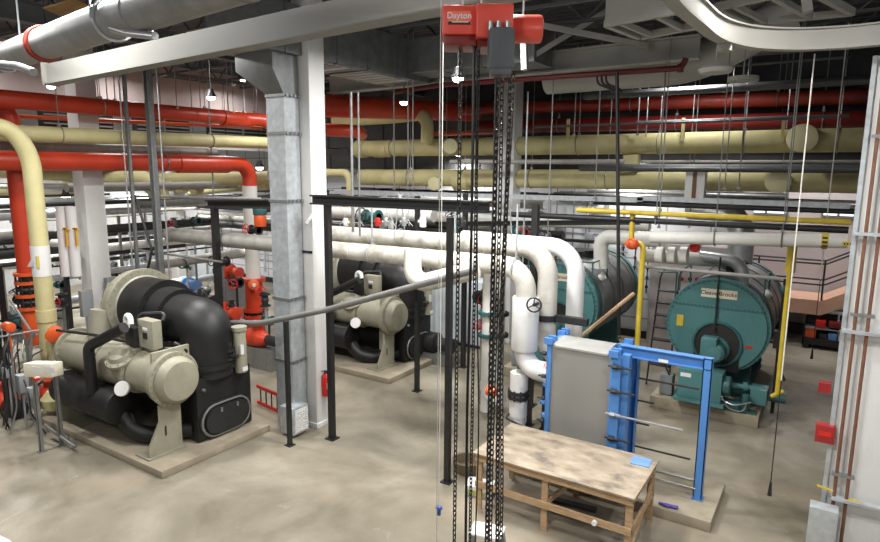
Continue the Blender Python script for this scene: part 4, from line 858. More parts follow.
# ================================================================ BOILERS
def boiler():
    cx, cz, R, y0 = -1.86, 1.82, .95, 13.5
    t = thing('boiler', 'right teal fire-tube boiler with cream name plate, burner facing front', 'boiler', (cx, y0, .25))
    # front door: circle with a flat bottom
    def ring(rr, zb=-.84):
        out = []
        for k in range(48):
            a = 2*PI*k/48; x, z = rr*math.cos(a), rr*math.sin(a)
            if z < zb: z = zb
            out.append((x, z))
        return out
    m = MB(); m.prism(ring(R+.05), (cx, y0, cz), (1, 0, 0), (0, 0, 1), (0, .12, 0)); m.prism(ring(R-.02), (cx, y0-.05, cz), (1, 0, 0), (0, 0, 1), (0, .05, 0))
    m.bar((cx-R+.12, y0-.06, cz+.42), (cx+R-.12, y0-.06, cz+.42), .02, .05, up=(0, 0, 1))
    m.mi = 1
    for k in range(56):
        a = 2*PI*k/56; x, z = (R+.005)*math.cos(a), max((R+.005)*math.sin(a), -.84); m.cyl((cx+x, y0-.03, cz+z), (cx+x, y0+.01, cz+z), .02, n=6)
    for k in range(22): m.cyl((cx-.8+k*1.6/21, y0-.085, cz+.42), (cx-.8+k*1.6/21, y0-.05, cz+.42), .018, n=6)
    for k in range(9): m.cyl((cx-.0, y0-.085, cz-.1+k*.1+.3-.3), (cx, y0-.05, cz-.1+k*.1), .016, n=6)
    door = m.build('front_door', ['teal', 'tealdk'], t)
    m = MB(); m.box(cx-.34, cx+.34, y0-.058, y0-.05, cz+.60, cz+.78); pl = m.build('name_plate', 'label', door)
    text('Cleaver', .115, (cx-.17, y0-.06, cz+.69), (1, 0, 0), (0, 0, 1), 'ink', pl); text('Brooks', .115, (cx+.17, y0-.06, cz+.69), (1, 0, 0), (0, 0, 1), 'deepred', pl)
    m = MB(); m.box(cx-.78, cx-.65, y0-.058, y0-.05, cz-.08, cz+.16); m.build('yellow_sticker', 'gas', door)
    m = MB(); m.box(cx+.56, cx+.70, y0-.058, y0-.05, cz-.36, cz-.31); m.build('red_sticker', 'purered', door)
    # shell
    m = MB(); m.cyl((cx, y0+.1, cz), (cx, y0+.55, cz), R, n=56); m.build('front_ring', 'tealdk', t)
    m = MB(); m.cyl((cx, y0+.5, cz), (cx, y0+3.2, cz), R+.03, n=56)
    for y in (.55, 1.3, 2.1, 2.9): m.cyl((cx, y0+y, cz), (cx, y0+y+.05, cz), R+.045, n=56)
    m.build('shell', mat('aged_shell_cladding', (.20, .21, .21), .42, .4, var=.2, scale=4), t)
    m = MB(); m.cyl((cx, y0+3.2, cz), (cx, y0+3.35, cz), R+.06, n=56); m.build('rear_door', 'teal', t)
    m = MB(); m.cyl((cx+.78, y0+.75, cz+.62), (cx+.86, y0+.75, cz+.69), .09, n=20); m.build('gauge', 'whiteclean', t)
    # skids
    for s in (-1, 1):
        m = MB(); m.ibeam((cx+s*.6, y0-.5, .33), (cx+s*.6, y0+3.2, .33), .12, .16); m.build('skid', 'tealdk', t)
    for y in (.4, 2.8): m = MB(); m.box(cx-.66, cx+.66, y0+y, y0+y+.1, .28, 1.1); m.build('saddle', 'tealdk', t)
    # burner: arch recess, motor housing, windbox
    m = MB(); o = [(.44*math.cos(PI*k/14), .44*math.sin(PI*k/14)) for k in range(15)]
    m.prism([(-.44, -.55)]+list(reversed(o))+[(.44, -.55)], (cx+.04, y0-.056, cz-.36), (1, 0, 0), (0, 0, 1), (0, .01, 0)); m.build('burner_opening', 'ink', t)
    m = MB(); m.torus((cx+.04, y0-.07, cz-.36), (0, 1, 0), .46, .03, n=20, m=6)
    m.build('opening_ring', 'tealdk', t)
    m = MB(); m.lathe((cx+.06, y0-.05, cz-.45), (0, -1, 0), [(0, .24), (.1, .24), (.15, .2), (.45, .19), (.5, .14), (.52, .02)], 26); m.box(cx-.2, cx+.1, y0-.55, y0-.2, cz-.55, cz-.15, bev=.03); m.build('burner_head', 'teal', t)
    m = MB(); m.box(cx-.55, cx+.28, y0-.72, y0-.25, .42, 1.02, bev=.02); m.box(cx-.6, cx+.35, y0-.8, y0-.2, .36, .42); bb = m.build('burner_housing', 'teal', t)
    m = MB(); m.box(cx-.5, cx-.3, y0-.726, y0-.72, .86, .94); m.build('white_tag', 'whiteclean', bb)
    m = MB(); m.cyl((cx+.28, y0-.5, .75), (cx+.42, y0-.5, .75), .2, n=22, bev=.03); m.build('fan_motor', 'tealdk', t)
    m = MB(); m.cyl((cx+.25, y0-.3, .7), (cx+1.0, y0-.15, .7), .06, n=12); m.cyl((cx+.6, y0-.22, .7), (cx+.68, y0-.2, .7), .1, n=12); m.box(cx+.75, cx+1.05, y0-.3, y0+.1, .4, .72, bev=.02); m.build('gas_train', 'teal', t)
    m = MB(); m.box(cx+.35, cx+.62, y0-.5, y0-.35, .28, .45, bev=.02); m.cyl((cx+.7, y0-.45, .25), (cx+.7, y0-.45, .62), .07, n=14); m.box(cx+.2, cx+.9, y0-.5, y0-.3, .25, .29); m.build('oil_pump_set', 'tealdk', t)
    m = MB(); m.tube([(cx+.3, y0-.75, .6), (cx+.4, y0-.55, .3), (cx+.7, y0-.55, .28), (cx+.72, y0-.5, .5)], .014, .12, n=6); m.tube([(cx+.25, y0-.6, .5), (cx+.5, y0-.65, .42), (cx+.8, y0-.5, .5)], .014, .1, n=6); m.build('flexible_conduit', 'silver', t)
    m = MB(); m.box(cx-.98, cx-.72, y0-.35, y0-.1, .27, .7, bev=.02); m.build('junction_box', 'greybox', t)
    m = MB(); m.tube([(cx-.7, y0-.3, .5), (cx-.95, y0-.3, 1.0)], .02, n=6); m.build('front_conduit', 'ink', t); m = MB(); m.tube([(cx-.02, y0-.1, cz-.1), (cx-.02, y0-.1, cz+1.45)], .02, n=6); m.build('front_conduit', 'ink', t)
    # top rail, manway, nozzles
    m = MB(); zt = cz+R
    for y in (.1, 1.2): m.tube([(cx-.8, y0+y, zt-.3), (cx-.8, y0+y, zt+.12)], .018, n=6); m.tube([(cx+.8, y0+y, zt-.4), (cx+.8, y0+y, zt+.12)], .018, n=6)
    m.tube([(cx-.8, y0+.1, zt+.12), (cx+.8, y0+.1, zt+.12)], .018, n=6); m.tube([(cx-.8, y0+1.2, zt+.12), (cx-.8, y0+.1, zt+.12)], .018, n=6); m.tube([(cx+.8, y0+1.2, zt+.12), (cx+.8, y0+.1, zt+.12)], .018, n=6)
    m.build('top_rail', 'tealdk', t)
    m = MB(); m.cyl((cx+.1, y0+.9, zt-.1), (cx+.1, y0+.9, zt+.22), .14, n=18); m.cyl((cx+.1, y0+.9, zt+.2), (cx+.1, y0+.9, zt+.26), .2, n=18); m.build('top_nozzle', 'dark', t); m = MB(); m.cyl((cx, y0+1.8, zt-.1), (cx, y0+1.8, zt+.18), .25, n=20); m.cyl((cx, y0+1.8, zt+.16), (cx, y0+1.8, zt+.2), .3, n=20); m.build('top_nozzle', 'dark', t)
    return t
b1 = boiler()
b2_ = copy_tree(b1); dx = PY(556, 318, 13.5).x + 1.86; b2_.location = V(b1.location)+V((dx, 0, 0)); b2_['label'] = 'left teal boiler, partly hidden behind the white pipes and plate stack'
pad('concrete pad under the right teal boiler', -2.98, -.9, 12.98, 17.0, .25)
pad('concrete pad under the left teal boiler', -2.98+dx, -.9+dx, 12.98, 17.0, .25)
# stack elbows above boilers
t = run('flue_elbow', 'silver clad flue elbow rising behind the right boiler', [(-1.9, 16.6, 2.8), (-1.9, 16.6, 3.9), (-3.2, 17.2, 4.0)], .3, 'silver', bend=.5, n=24)
run('steam_elbow', 'grey elbow pipe on top of the left boiler', [PY(601, 268, 14.2), PY(601, 236, 14.2), PY(622, 238, 14.2), PY(660, 240, 14.2)], .17, 'white', bend=.3, n=20)
run('steam_elbow', 'silver elbow on top of the right boiler, right end', [PY(742, 285, 14.0), PY(742, 262, 14.0), PY(700, 256, 14.0)], .13, 'silver', bend=.25, n=18)
# access ladder and platform between boilers
t = thing('boiler_ladder', 'dark steel ladder stair with rungs left of the right boiler', 'ladder', PZ(655, 385, 0))
pL0, pL1 = PY(650, 372, 14.6), PY(658, 272, 14.6); pR0, pR1 = PY(672, 372, 14.6), PY(677, 272, 14.6)
for (a, b) in ((pL0, pL1), (pR0, pR1)): m = MB(); m.tube([V((a.x, 14.3, .02)), V((b.x, 14.9, b.z-.1)), V((b.x+.05, 15.1, b.z))], .02, .1, n=8); m.build('stringer', 'black', t)
for k in range(7): f = .12+k*.115; a = pL0.lerp(pL1, f); b = pR0.lerp(pR1, f); m = MB(); m.box(a.x, b.x, 14.2+.6*f, 14.4+.6*f, a.z-.01, a.z+.02); m.build('rung', 'black', t)
m = MB(); a = pL1; m.tube([a, pR1], .02, n=8); m.tube([pR1, pR1+V((.0, 0, -1.3))], .02, n=8); m.build('top_loop', 'tealdk', t)
# control cabinet behind
q = PY(690, 300, 17.5); t = thing('control_cabinet', 'pale boiler control cabinet with round indicator lamps behind right boiler', 'cabinet', (q.x, 17.6, 0))
m = MB(); m.box(q.x-1.1, q.x+.9, 17.5, 18.2, 0, 3.0, bev=.02); cb = m.build('cabinet_body', mat('pinkish_white_enamel', (.6, .52, .52), .5, var=.04), t)
for k, px in enumerate((682, 690, 697)): g = PY(px, 279, 17.48); m = MB(); m.cyl(g, g+V((0, -.03, 0)), .05, n=14); m.build('indicator_lamp', 'purered' if k != 1 else 'ink', cb)
# valves on wall panels left of ladder
for k, px in enumerate((620, 632, 645, 655)):
    g = PY(px, 300, 18.3); mb = MB()
    for j in range(5): mb.sphere((g.x, 18.36, 1.6+j*.28), .05); 
    mb.cyl((g.x, 18.36, 1.4), (g.x, 18.36, 3.0), .02, n=6)
    solo('gauge_column', mb, 'ink', 'vertical row of small dark fittings on the white back wall', 'fitting', 'dark fitting rows on the back wall')
q = PY(694, 186, 15.2); t = thing('striped_box', 'white hanging box with brown yellow stripe above the gas line', 'box', q)
m = MB(); m.box(q.x-.2, q.x+.22, 15.2, 15.5, q.z-.3, q.z+.35); o = m.build('box_body', 'whiteclean', t); m = MB(); m.box(q.x-.04, q.x+.05, 15.19, 15.2, q.z-.3, q.z+.35); m.build('stripe', 'brownpipe', o)
# right equipment beside boiler: dark tree of valves near gas drop
t = thing('valve_tree', 'dark water column and valves on the right side of the right boiler', 'valve set', (-.72, 13.7, .1))
m = MB(); m.cyl((-.72, 13.7, .12), (-.72, 13.7, 2.9), .035, n=8); m.cyl((-.95, 13.7, 1.6), (-.6, 13.7, 1.6), .03, n=8); m.box(-.82, -.6, 13.6, 13.8, 1.5, 1.85); m.cyl((-.72, 13.6, 1.2), (-.55, 13.5, .9), .03, n=8); m.build('column', 'black', t)
m = MB(); m.sphere((-.72, 13.6, 2.7), .08); m.build('float_ball', 'tealdk', t); m = MB(); m.cyl((-.8, 13.6, .5), (-.5, 13.6, .5), .1, n=14); m.build('trap', 'tealdk', t)
# ================================================================ RIGHT SIDE
def conduit_wall(px0, px1, lb, r=.022, m='copper'):
    a, b = PY(px0, 30, 9.2), PY(px1, 541, 9.2); x = (a.x+b.x)/2; mb = MB(); mb.cyl((b.x, 9.2, 0), (b.x, 9.2, 6.3), r, n=10)
    t = thing('copper_pipe', lb, 'pipe', (b.x, 9.2, 0)); mb.build('pipe_body', m, t)
    for z in (1.05, 3.2, 5.4): mb = MB(); mb.box(b.x-.06, b.x+.06, 9.17, 9.24, z-.02, z+.02); mb.build('pipe_clip', 'steel', t)
    return t, b.x
t, x = conduit_wall(882, 828.5, 'left of the two thin copper pipes on the right wall')
mb = MB(); mb.obox((x-.1, 9.19, .82), (.2, 0, -.03), (0, .01, 0), (0, 0, .025)); mb.build('yellow_tag', 'gas', t)
t, x = conduit_wall(900, 841, 'right of the two thin copper pipes on the right wall')
mb = MB(); mb.obox((x+.12, 9.19, .74), (.2, 0, -.03), (0, .01, 0), (0, 0, .025)); mb.build('yellow_tag', 'gas', t)
mb = MB(); mb.box(.2, 4.4, 9.14, 9.24, 2.96, 3.0); solo('wall_strut', mb, 'galv', 'upper horizontal grey strut on the right wall', 'strut')
mb = MB(); mb.box(.2, 4.4, 9.14, 9.24, 4.2, 4.24); solo('wall_strut', mb, 'galv', 'topmost horizontal grey strut on the right wall', 'strut')
mb = MB(); mb.box(.3, 4.4, 9.14, 9.24, .7, .74); solo('wall_strut', mb, 'galv', 'lowest horizontal grey strut on the right wall', 'strut')
q = PY(826, 431, 9.35); t = thing('alarm_box', 'red fire alarm box on the edge of the right wall', 'alarm', (q.x, 9.3, q.z))
mb = MB(); mb.box(q.x-.12, q.x+.1, 9.2, 9.36, q.z-.12, q.z+.12, bev=.01); o = mb.build('box_body', 'alarmred', t); mb = MB(); mb.box(q.x-.08, q.x+.06, 9.195, 9.2, q.z-.02, q.z+.04); mb.build('label_plate', 'purered', o)
q = PY(821, 386, 9.9); mb = MB(); mb.box(q.x-.03, q.x+.12, 9.82, 9.95, q.z-.07, q.z+.07); solo('alarm_box', mb, 'alarmred', 'tiny red box behind the right wall edge', 'alarm')
q = PY(818, 530, 8.9); mb = MB(); mb.box(q.x-.12, q.x+.2, 8.9, 9.12, 0, PY(816, 508, 8.9).z, bev=.01); t = solo('floor_cabinet', mb, 'galv', 'small grey metal cabinet at the foot of the right wall, bottom edge', 'cabinet')
# stair platform far right
PEY = 20.3
a = PY(748, 298, PEY); b = PY(822, 301, PEY); c_ = PY(862, 284, PEY); zt = b.z
t = thing('stair_platform', 'peach-edged steel landing with black handrails at the far right', 'platform', (b.x-1, PEY, 0))
mb = MB(); mb.box(-2.1, b.x, PEY, 21.7, zt-.42, zt); mb.build('landing', 'peach', t)
mb = MB(); L = V((c_.x-b.x, 0, c_.z-b.z)); mb.prism([(0, -.42), (0, 0), (3.2, 3.2*.55), (3.2, 3.2*.55-.42)], (b.x, PEY, zt), (1, 0, 0), (0, 0, 1), (0, 1.3, 0)); mb.build('stair_flight', 'peach', t)
mb = MB()
for h in (.45, .6, 1.05, 1.15): mb.tube([(-2.1, PEY+.04, zt+h), (b.x, PEY+.04, zt+h), (b.x+3, PEY+.04, zt+h+3*.55)], .025, .05, n=8)
for x in (-1.8, -1.0, b.x-.02): mb.cyl((x, PEY+.04, zt), (x, PEY+.04, zt+1.15), .025, n=8)
for k in range(3): x = b.x+.7+k*.9; mb.cyl((x, PEY+.04, zt+.55*(x-b.x)), (x, PEY+.04, zt+1.15+.55*(x-b.x)), .025, n=8)
mb.build('handrail', 'black', t)
mb = MB(); mb.box(b.x-.12, b.x, PEY+.1, PEY+.22, 0, zt-.42); mb.build('post', 'black', t)
# parts cart
q = PZ(826, 348, 0); t = thing('tool_cart', 'black cart loaded with red and white parts under the far landing', 'cart', q)
cx, cy = q.x, q.y
mb = MB(); mb.box(cx-.6, cx+.6, cy-.3, cy+.3, .12, .3); mb.box(cx-.6, cx-.56, cy-.3, cy+.3, .1, .95); mb.box(cx-.6, cx+.6, cy+.26, cy+.3, .3, .95); mb.build('cart_frame', 'black', t)
for k in (-1, 1): mb = MB(); mb.cyl((cx+k*.5, cy-.34, .08), (cx+k*.5, cy-.28, .08), .08, n=14); mb.build('wheel', 'dark', t)
for (dx_, dz, w, h, mm, lb) in [(-.42, .3, .26, .3, 'orange', 'orange box on the left end of the far cart'), (-.1, .3, .2, .16, 'dark', 'dark box in the middle of the far cart'), (.12, .3, .2, .2, 'skyblue', 'blue box on the far cart'), (.38, .3, .24, .34, 'whiteclean', 'white box on the right end of the far cart'), (-.2, .62, .26, .2, 'purered', 'red can on the upper tier of the far cart'), (.15, .66, .3, .16, 'deepred', 'dark red can on the upper tier of the far cart')]:
    mb = MB(); mb.box(cx+dx_-w/2, cx+dx_+w/2, cy-.26, cy+.2, dz+.0, dz+h, bev=.01)
    solo('storage_box', mb, mm, lb, 'box')
mb = MB(); mb.box(cx-.56, cx+.6, cy-.28, cy+.28, .58, .61); mb.build('shelf', 'silver', t)
mb = MB(); mb.box(cx-.1, cx+.7, cy-.1, cy+.1, 1.05, 1.12); mb.box(cx+.2, cx+.25, cy-.05, cy, .3, 1.05); solo('pipe_length', mb, 'galv', 'pale pipe length laid above the far cart', 'pipe')
# ================================================================ HOIST
HY = 3.3; HD = 3.55; FH = V((-math.sin(YAW), math.cos(YAW), 0)); RH = V((math.cos(YAW), math.sin(YAW), 0))
def H(px, py, y=HY):
    d = ray(px, py); k = (HD+y-HY)/d.dot(FH); return V((d.dot(RH)*k, y, CH+d.z*k))
t = thing('chain_hoist', 'red electric chain hoist with grey chain box and hanging chains, top centre', 'hoist', (0, 0, 0))
_h = H(490, 20); t['_o'] = tuple(_h); t.location = RH*_h.x + FH*(HD+_h.y-HY) + V((0, 0, _h.z)); t.rotation_euler = (0, 0, YAW)
def hb(x0, x1, y0, y1, d0, d1, bev=.012, mb=None):
    a = H(x0, y1); b = H(x1, y0); mb = mb or MB(); mb.box(a.x, b.x, HY+d0, HY+d1, a.z, b.z, bev); return mb
hb(442, 477, 7, 36, -.05, .2).build('gearbox_cover', 'hoistred', t); gc = t.children[-1]
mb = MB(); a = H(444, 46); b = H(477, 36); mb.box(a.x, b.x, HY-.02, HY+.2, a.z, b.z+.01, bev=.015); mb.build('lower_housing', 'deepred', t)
hb(475, 512, 8, 41, -.1, .24).build('hoist_body', 'hoistred', t)
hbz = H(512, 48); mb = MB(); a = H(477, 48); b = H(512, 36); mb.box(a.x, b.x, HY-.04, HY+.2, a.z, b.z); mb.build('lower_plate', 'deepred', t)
p0, p1 = H(512, 26), H(544, 26.5); rr = (H(530, 12).z-H(530, 41).z)/2
mb = MB(); mb.cyl(p0+V((0, .07, 0)), p1+V((0, .07, 0)), rr, n=32, bev=.015); mo = mb.build('motor', 'hoistred', t)
mb = MB(); mb.torus(p1+V((-.012, .07, 0)), (1, 0, 0), rr-.01, .006, n=28, m=6); mb.build('motor_rim', 'steel', mo)
# label
q0, q1 = H(448, 24.5, HY-.052), H(470.5, 11.5, HY-.052)
mb = MB(); mb.box(q0.x, q1.x, HY-.056, HY-.05, q0.z, q1.z); lb = mb.build('label_plate', mat('label_red', (.85, .22, .15), .4, var=.03), gc)
z3 = q0.z+(q1.z-q0.z)*.22
mb = MB(); mb.box(q0.x, q1.x, HY-.058, HY-.056, q0.z, z3); mb.build('label_band', 'ink', lb)
mb = MB(); mb.box(q0.x+.02, q1.x-.01, HY-.0595, HY-.058, q0.z+(z3-q0.z)*.65, z3); mb.build('label_line', 'label', lb)
text('Dayton', (q1.z-q0.z)*.66, ((q0.x+q1.x)/2, HY-.058, q0.z+(q1.z-q0.z)*.66), (1, 0, 0), (0, 0, 1), 'whiteclean', lb, ext=.001)
for k, fx in enumerate((.3, .5, .7)): pass
# chain box
a, b = H(488, 73, HY-.14), H(515, 27, HY-.14)
mb = MB(); mb.box(a.x, b.x, HY-.16, HY-.02, a.z+.02, b.z, bev=.02); mb.box(a.x+.012, b.x-.012, HY-.15, HY-.03, a.z-.01, a.z+.05, bev=.012); cbx = mb.build('chain_box', 'bag', t)
mb = MB()
for px in (491, 499, 508): q = H(px, 25, HY-.15); mb.cyl((q.x, HY-.12, q.z-.02), (q.x, HY-.12, q.z+.025), .014, n=8)
mb.build('chain_box_hooks', 'steel', cbx)
# suspension rods
mb = MB()
for px in (463, 482, 525): q = H(px, 8); mb.cyl((q.x, HY+.08, q.z-.03), (q.x, HY+.08, 6.6), .006, n=6)
mb.build('suspension_rod', 'galv', t)
mb = MB(); q = H(441, 10); mb.cyl((q.x-.0, HY, 5.95), (q.x-.0, HY, 2.6), .0025, n=5); mb.build('guide_wire', 'rope', t)
def chain(name, px0, py0, y, z1, wire, Lk, root, m='chain', sway=0.0, ph=0.0):
    p = H(px0, py0, y); mb = MB(); z = p.z; k = 0; pitch = Lk-2*wire
    while z > z1:
        s_ = sway*math.sin(ph+(p.z-z)*2.1); c = V((p.x+s_, y, z-Lk/2)); U = V((1, 0, 0)) if k % 2 else V((0, 1, 0)); a = PI/4; 
        U = V((U.x*math.cos(a)-U.y*math.sin(a), U.x*math.sin(a)+U.y*math.cos(a), 0)); W = V((0, 0, 1)); N_ = U.cross(W)
        hw = Lk*.33; hl = Lk/2-hw*.8; rings = []
        for j in range(10):
            an = 2*PI*(j+.5)/10; off = hl if math.sin(an) > 0 else -hl; cc = c+U*(hw*.8*math.cos(an))+W*(off+hw*math.sin(an)*.8); d = (U*math.cos(an)+W*math.sin(an))
            rings.append([mb.bm.verts.new(cc+d*wire*math.cos(q*PI/2.5)+N_*wire*math.sin(q*PI/2.5)) for q in range(5)])
        for j in range(10): mb.quadstrip(rings[j], rings[(j+1) % 10])
        z -= pitch; k += 1
    o = mb.build(name, m, root); return o
chain('hand_chain', 461, 44, HY+.05, 2.3, .0042, .042, t)
chain('load_chain', 497.5, 74, HY-.03, 2.3, .0062, .05, t, ph=.5)
chain('load_chain', 502, 74, HY+.04, 2.3, .004, .042, t, sway=.006)
chain('load_chain', 508.5, 74, HY-.05, 2.3, .0056, .046, t, sway=.01, ph=1)
chain('load_chain', 511, 74, HY+.03, 2.3, .0038, .04, t, sway=.014, ph=2)
chain('hand_chain', 478.8, 46, HY+.02, 2.3, .0036, .034, t, m='ink')
mb = MB(); p = H(474.5, 46); mb.tube([(p.x, HY+.03, p.z), (p.x+.002, HY+.03, 4.6), (p.x-.006, HY+.03, 3.5), (p.x, HY+.03, 2.3)], .0085, .3, n=8); mb.build('power_cable', 'black', t)
mb = MB(); p = H(479, 48); mb.tube([(p.x-.01, HY+.03, p.z), (p.x+.02, HY+.03, 4.1), (p.x+.045, HY+.03, 3.4), (p.x+.03, HY+.03, 2.3)], .0045, .3, n=8); mb.build('control_cable', 'black', t)
# blue-ended thin rope at 440,505
p = PD(439, 508, 6.6); t = thing('pull_cord', 'thin cord with a small blue hook hanging left of the chains', 'cord', p)
mb = MB(); mb.cyl(p, (p.x, p.y, 6.3), .004, n=5); mb.build('cord', 'rope', t); mb = MB(); mb.cyl(p-V((0, 0, .08)), p+V((0, 0, .02)), .02, n=8); mb.sphere(p, .035, 1.2, 1, .8, n=8); mb.build('hook', mat('blue_hook', (.03, .07, .3), .4, var=.05), t)
# pendant cords at right
for (px, py, D, lb, ext) in [(770, 490, 8.6, 'white pendant cord with black plug hanging to just above the floor, right', 1), (812, 355, 12.8, 'second white cord hanging farther right near the far landing', 0)]:
    p = PD(px, py, D); t = thing('pendant_cord', lb, 'cord', p)
    mb = MB(); zc = p.z+1.6; mb.cyl((p.x, p.y, zc), (p.x, p.y, 6.42 if ext else 7.8), .009 if ext else .011, n=6); mb.build('cord', 'rope', t)
    mb = MB(); mb.cyl((p.x, p.y, p.z+.1), (p.x, p.y, zc), .008, n=6); mb.cyl((p.x, p.y, p.z-.08), (p.x, p.y, p.z+.12), .03, r1=.015, n=10); mb.build('plug', 'black', t)
# ================================================================ NEAR COLUMN DETAILS
xf = -8.10
q = PX(321, 385, xf)
t = thing('fire_extinguisher', 'red fire extinguisher hung on the white column beside the black post', 'extinguisher', (q.x+.1, q.y, .6))
mb = MB(); c = V((xf+.11, 8.40, .62)); mb.lathe(c, (0, 0, 1), [(0, .07), (.02, .085), (.38, .085), (.43, .05), (.45, .03)], 20); mb.build('cylinder', 'purered', t)
mb = MB(); mb.box(c.x-.03, c.x+.03, c.y-.02, c.y+.02, c.z+.44, c.z+.5); mb.bar(c+V((0, 0, .5)), c+V((.02, -.14, .53)), .02, .012); mb.tube([c+V((.0, .03, .47)), c+V((.06, .1, .4)), c+V((.05, .1, .15))], .012, .04, n=6); mb.build('handle', 'black', t)
mb = MB(); mb.box(c.x+.02, c.x+.088, c.y-.05, c.y-.01, c.z+.15, c.z+.28); mb.build('label_plate', 'label', t)
mb = MB(); mb.box(xf, xf+.02, 8.32, 8.44, PX(325, 295, xf).z, PX(325, 270, xf).z); solo('column_sign', mb, 'ink', 'small dark framed placard on the white column', 'sign')
mb = MB(); z = PX(318, 251, xf).z; mb.box(-8.36, xf+.03, 8.16, 8.18, z-.02, z+.02); mb.box(xf, xf+.03, 8.16, 8.57, z-.02, z+.02); solo('column_strap', mb, 'dark', 'thin dark strap around the white column at beam height', 'strap')
mb = MB(); mb.tube([PX(306, 224, xf+.04), PX(322, 202, xf+.04)], .03, n=8); solo('column_brace', mb, 'colpaint', 'short pale diagonal brace on the white column', 'brace')
# red ladder on its side
q = PZ(267, 414, 0); t = thing('red_ladder', 'short red ladder lying on its side between chiller and duct', 'ladder', q)
d = V((1, -.15, 0)).normalized(); c = V((q.x, q.y+.15, .02))
a0 = PY(256, 408, q.y+.1); 
for h in (.05, .40): mb = MB(); mb.bar(c-d*.55+V((0, 0, h)), c+d*.35+V((0, 0, h)), .03, .07); mb.build('rail', 'purered', t)
for k in range(4): mb = MB(); e = c-d*(.42-k*.2); mb.cyl(e+V((0, 0, .05)), e+V((0, 0, .4)), .014, n=8); mb.build('rung', 'dark', t)
# grey switch boxes on the left column
for k, (px, y0p, y1p) in enumerate([(88, 290, 316), (101, 278, 307), (113, 277, 305), (102, 309, 330), (113, 307, 326), (124, 290, 315)]):
    p0, p1 = PX(px, y1p, -15.3-.35*(k % 2)), PX(px, y0p, -15.3-.35*(k % 2)); yc = p0.y; mb = MB(); mb.box(p0.x-.1, p0.x+.05, yc-.14, yc+.14, p0.z, p1.z, bev=.01)
    if k == 0: mb.cyl((p0.x, yc, 0), (p0.x, yc, p0.z), .05, n=8)
    solo('switch_box', mb, 'greybox', ['leftmost grey switch box at the left column foot', 'upper middle grey switch box on the left column', 'upper right grey switch box on the left column', 'lower middle grey switch box on the left column', 'lower right grey switch box on the left column', 'rightmost grey switch box beside the left column'][k], 'switch box')
# ================================================================ LEFT FOREGROUND INSTRUMENT STANDS
random.seed(11)
YS = 5.15
gz = PZ(42, 452, 0); gz2 = PZ(62, 446, 0)
t = thing('instrument_stand', 'two-legged grey stand with white labelled gauge box, left of the front chiller pad', 'stand', gz)
for (b_, tp) in ((gz, (30, 375)), (gz2, (54, 372))):
    z = PY(*tp, b_.y).z; m = MB(); m.channel((b_.x, b_.y, 0), (b_.x, b_.y, z), .06, .06, .008); m.box(b_.x-.06, b_.x+.06, b_.y-.06, b_.y+.06, 0, .012); m.build('leg', 'steel', t)
p0, p1 = PY(29, 376, gz.y-.05), PY(58, 362, gz2.y-.05)
m = MB(); m.obox((p0+p1)/2, (abs(p1.x-p0.x)+.05, abs(p1.y-p0.y)*.8, 0), (-.02, .2, 0), (0, 0, .24), bev=.01); gb = m.build('gauge_box', 'label', t)
for px in (37, 50): q = PY(px, 370, gz.y-.16); m = MB(); m.obox(q, (.2, .05, 0), (-.001, .004, 0), (0, 0, .1)); m.build('display_label', 'whiteclean', gb)
q = PY(39, 378, gz.y-.1); m = MB(); m.cyl(q, q+V((0, -.08, 0)), .035, n=10); m.build('red_knob', 'purered', gb)
m = MB(); m.tube([PZ(45, 425, .3), PZ(75, 447, .1)], .03, n=8); m.build('foot_rail', 'steel', t)
# grey junction boxes
for k, (px, py, w, h, D) in enumerate([(22, 383, .2, .34, 11.6), (8, 372, .16, .2, 11.9), (33, 392, .14, .2, 11.3)]):
    q = PD(px, py, D); m = MB(); m.box(q.x-w/2, q.x+w/2, q.y-.08, q.y+.08, q.z-h/2, q.z+h/2, bev=.01); bx = m
    m.tube([q-V((0, 0, h/2)), q-V((0, 0, q.z-.05))], .02, n=8)
    solo('junction_box', m, 'greybox', ['larger grey junction box left of the gauge stand', 'small grey junction box at the far left edge', 'grey junction box right behind the gauge stand'][k], 'junction box')
for k in range(26):
    D = random.uniform(11.2, 13.2); px = random.uniform(-5, 34); q = PD(px, random.uniform(335, 395), D); g = V((q.x+random.uniform(-.2, .2), q.y+random.uniform(-.2, .2), .03))
    m = MB(); m.tube([q+V((random.uniform(-.4, .4), .1, .15)), q, V((q.x, q.y, .5)), g], random.choice((.014, .018, .025)), .12, n=7)
    solo('bent_conduit', m, random.choice(['steel', 'dark', 'greybox', 'dark']), 'thin bent grey conduit in the tangle at the far left', 'conduit', 'bent conduits in the far left tangle')
# red vessels at left
for (px, py, D, r, L, lb, rz) in [(4, 402, 12.6, .3, .5, 'red pump casing at the far left edge behind the conduits', 0), (50, 395, 12.9, .22, .6, 'red pump body behind the gauge stand', 0), (258, 338, 15.5, .24, .7, 'red pump casing behind the white riser, left of the duct', 1)]:
    q = PD(px, py, D); t = thing('red_pump', lb, 'pump', (q.x, q.y, 0))
    m = MB(); m.lathe(q-V((L/2, 0, 0)), (1, 0, 0), [(0, r*.5), (.04, r*.9), (L*.4, r), (L*.7, r*.9), (L, r*.55)], 22); m.cyl(q, q+V((0, 0, r*1.4)), r*.45, n=14); m.cyl(q+V((0, 0, r*1.4)), q+V((0, 0, r*1.55)), r*.7, n=16); m.build('casing', 'red', t)
    m = MB(); m.cyl(q+V((L/2, 0, 0)), q+V((L/2+.5, 0, 0)), r*.55, n=18, bev=.03); m.build('motor', 'dark', t); m = MB(); m.box(q.x-L*.6, q.x+L*.9, q.y-r*.7, q.y+r*.7, 0, max(.1, q.z-r*.85)); m.build('base', 'steel', t)
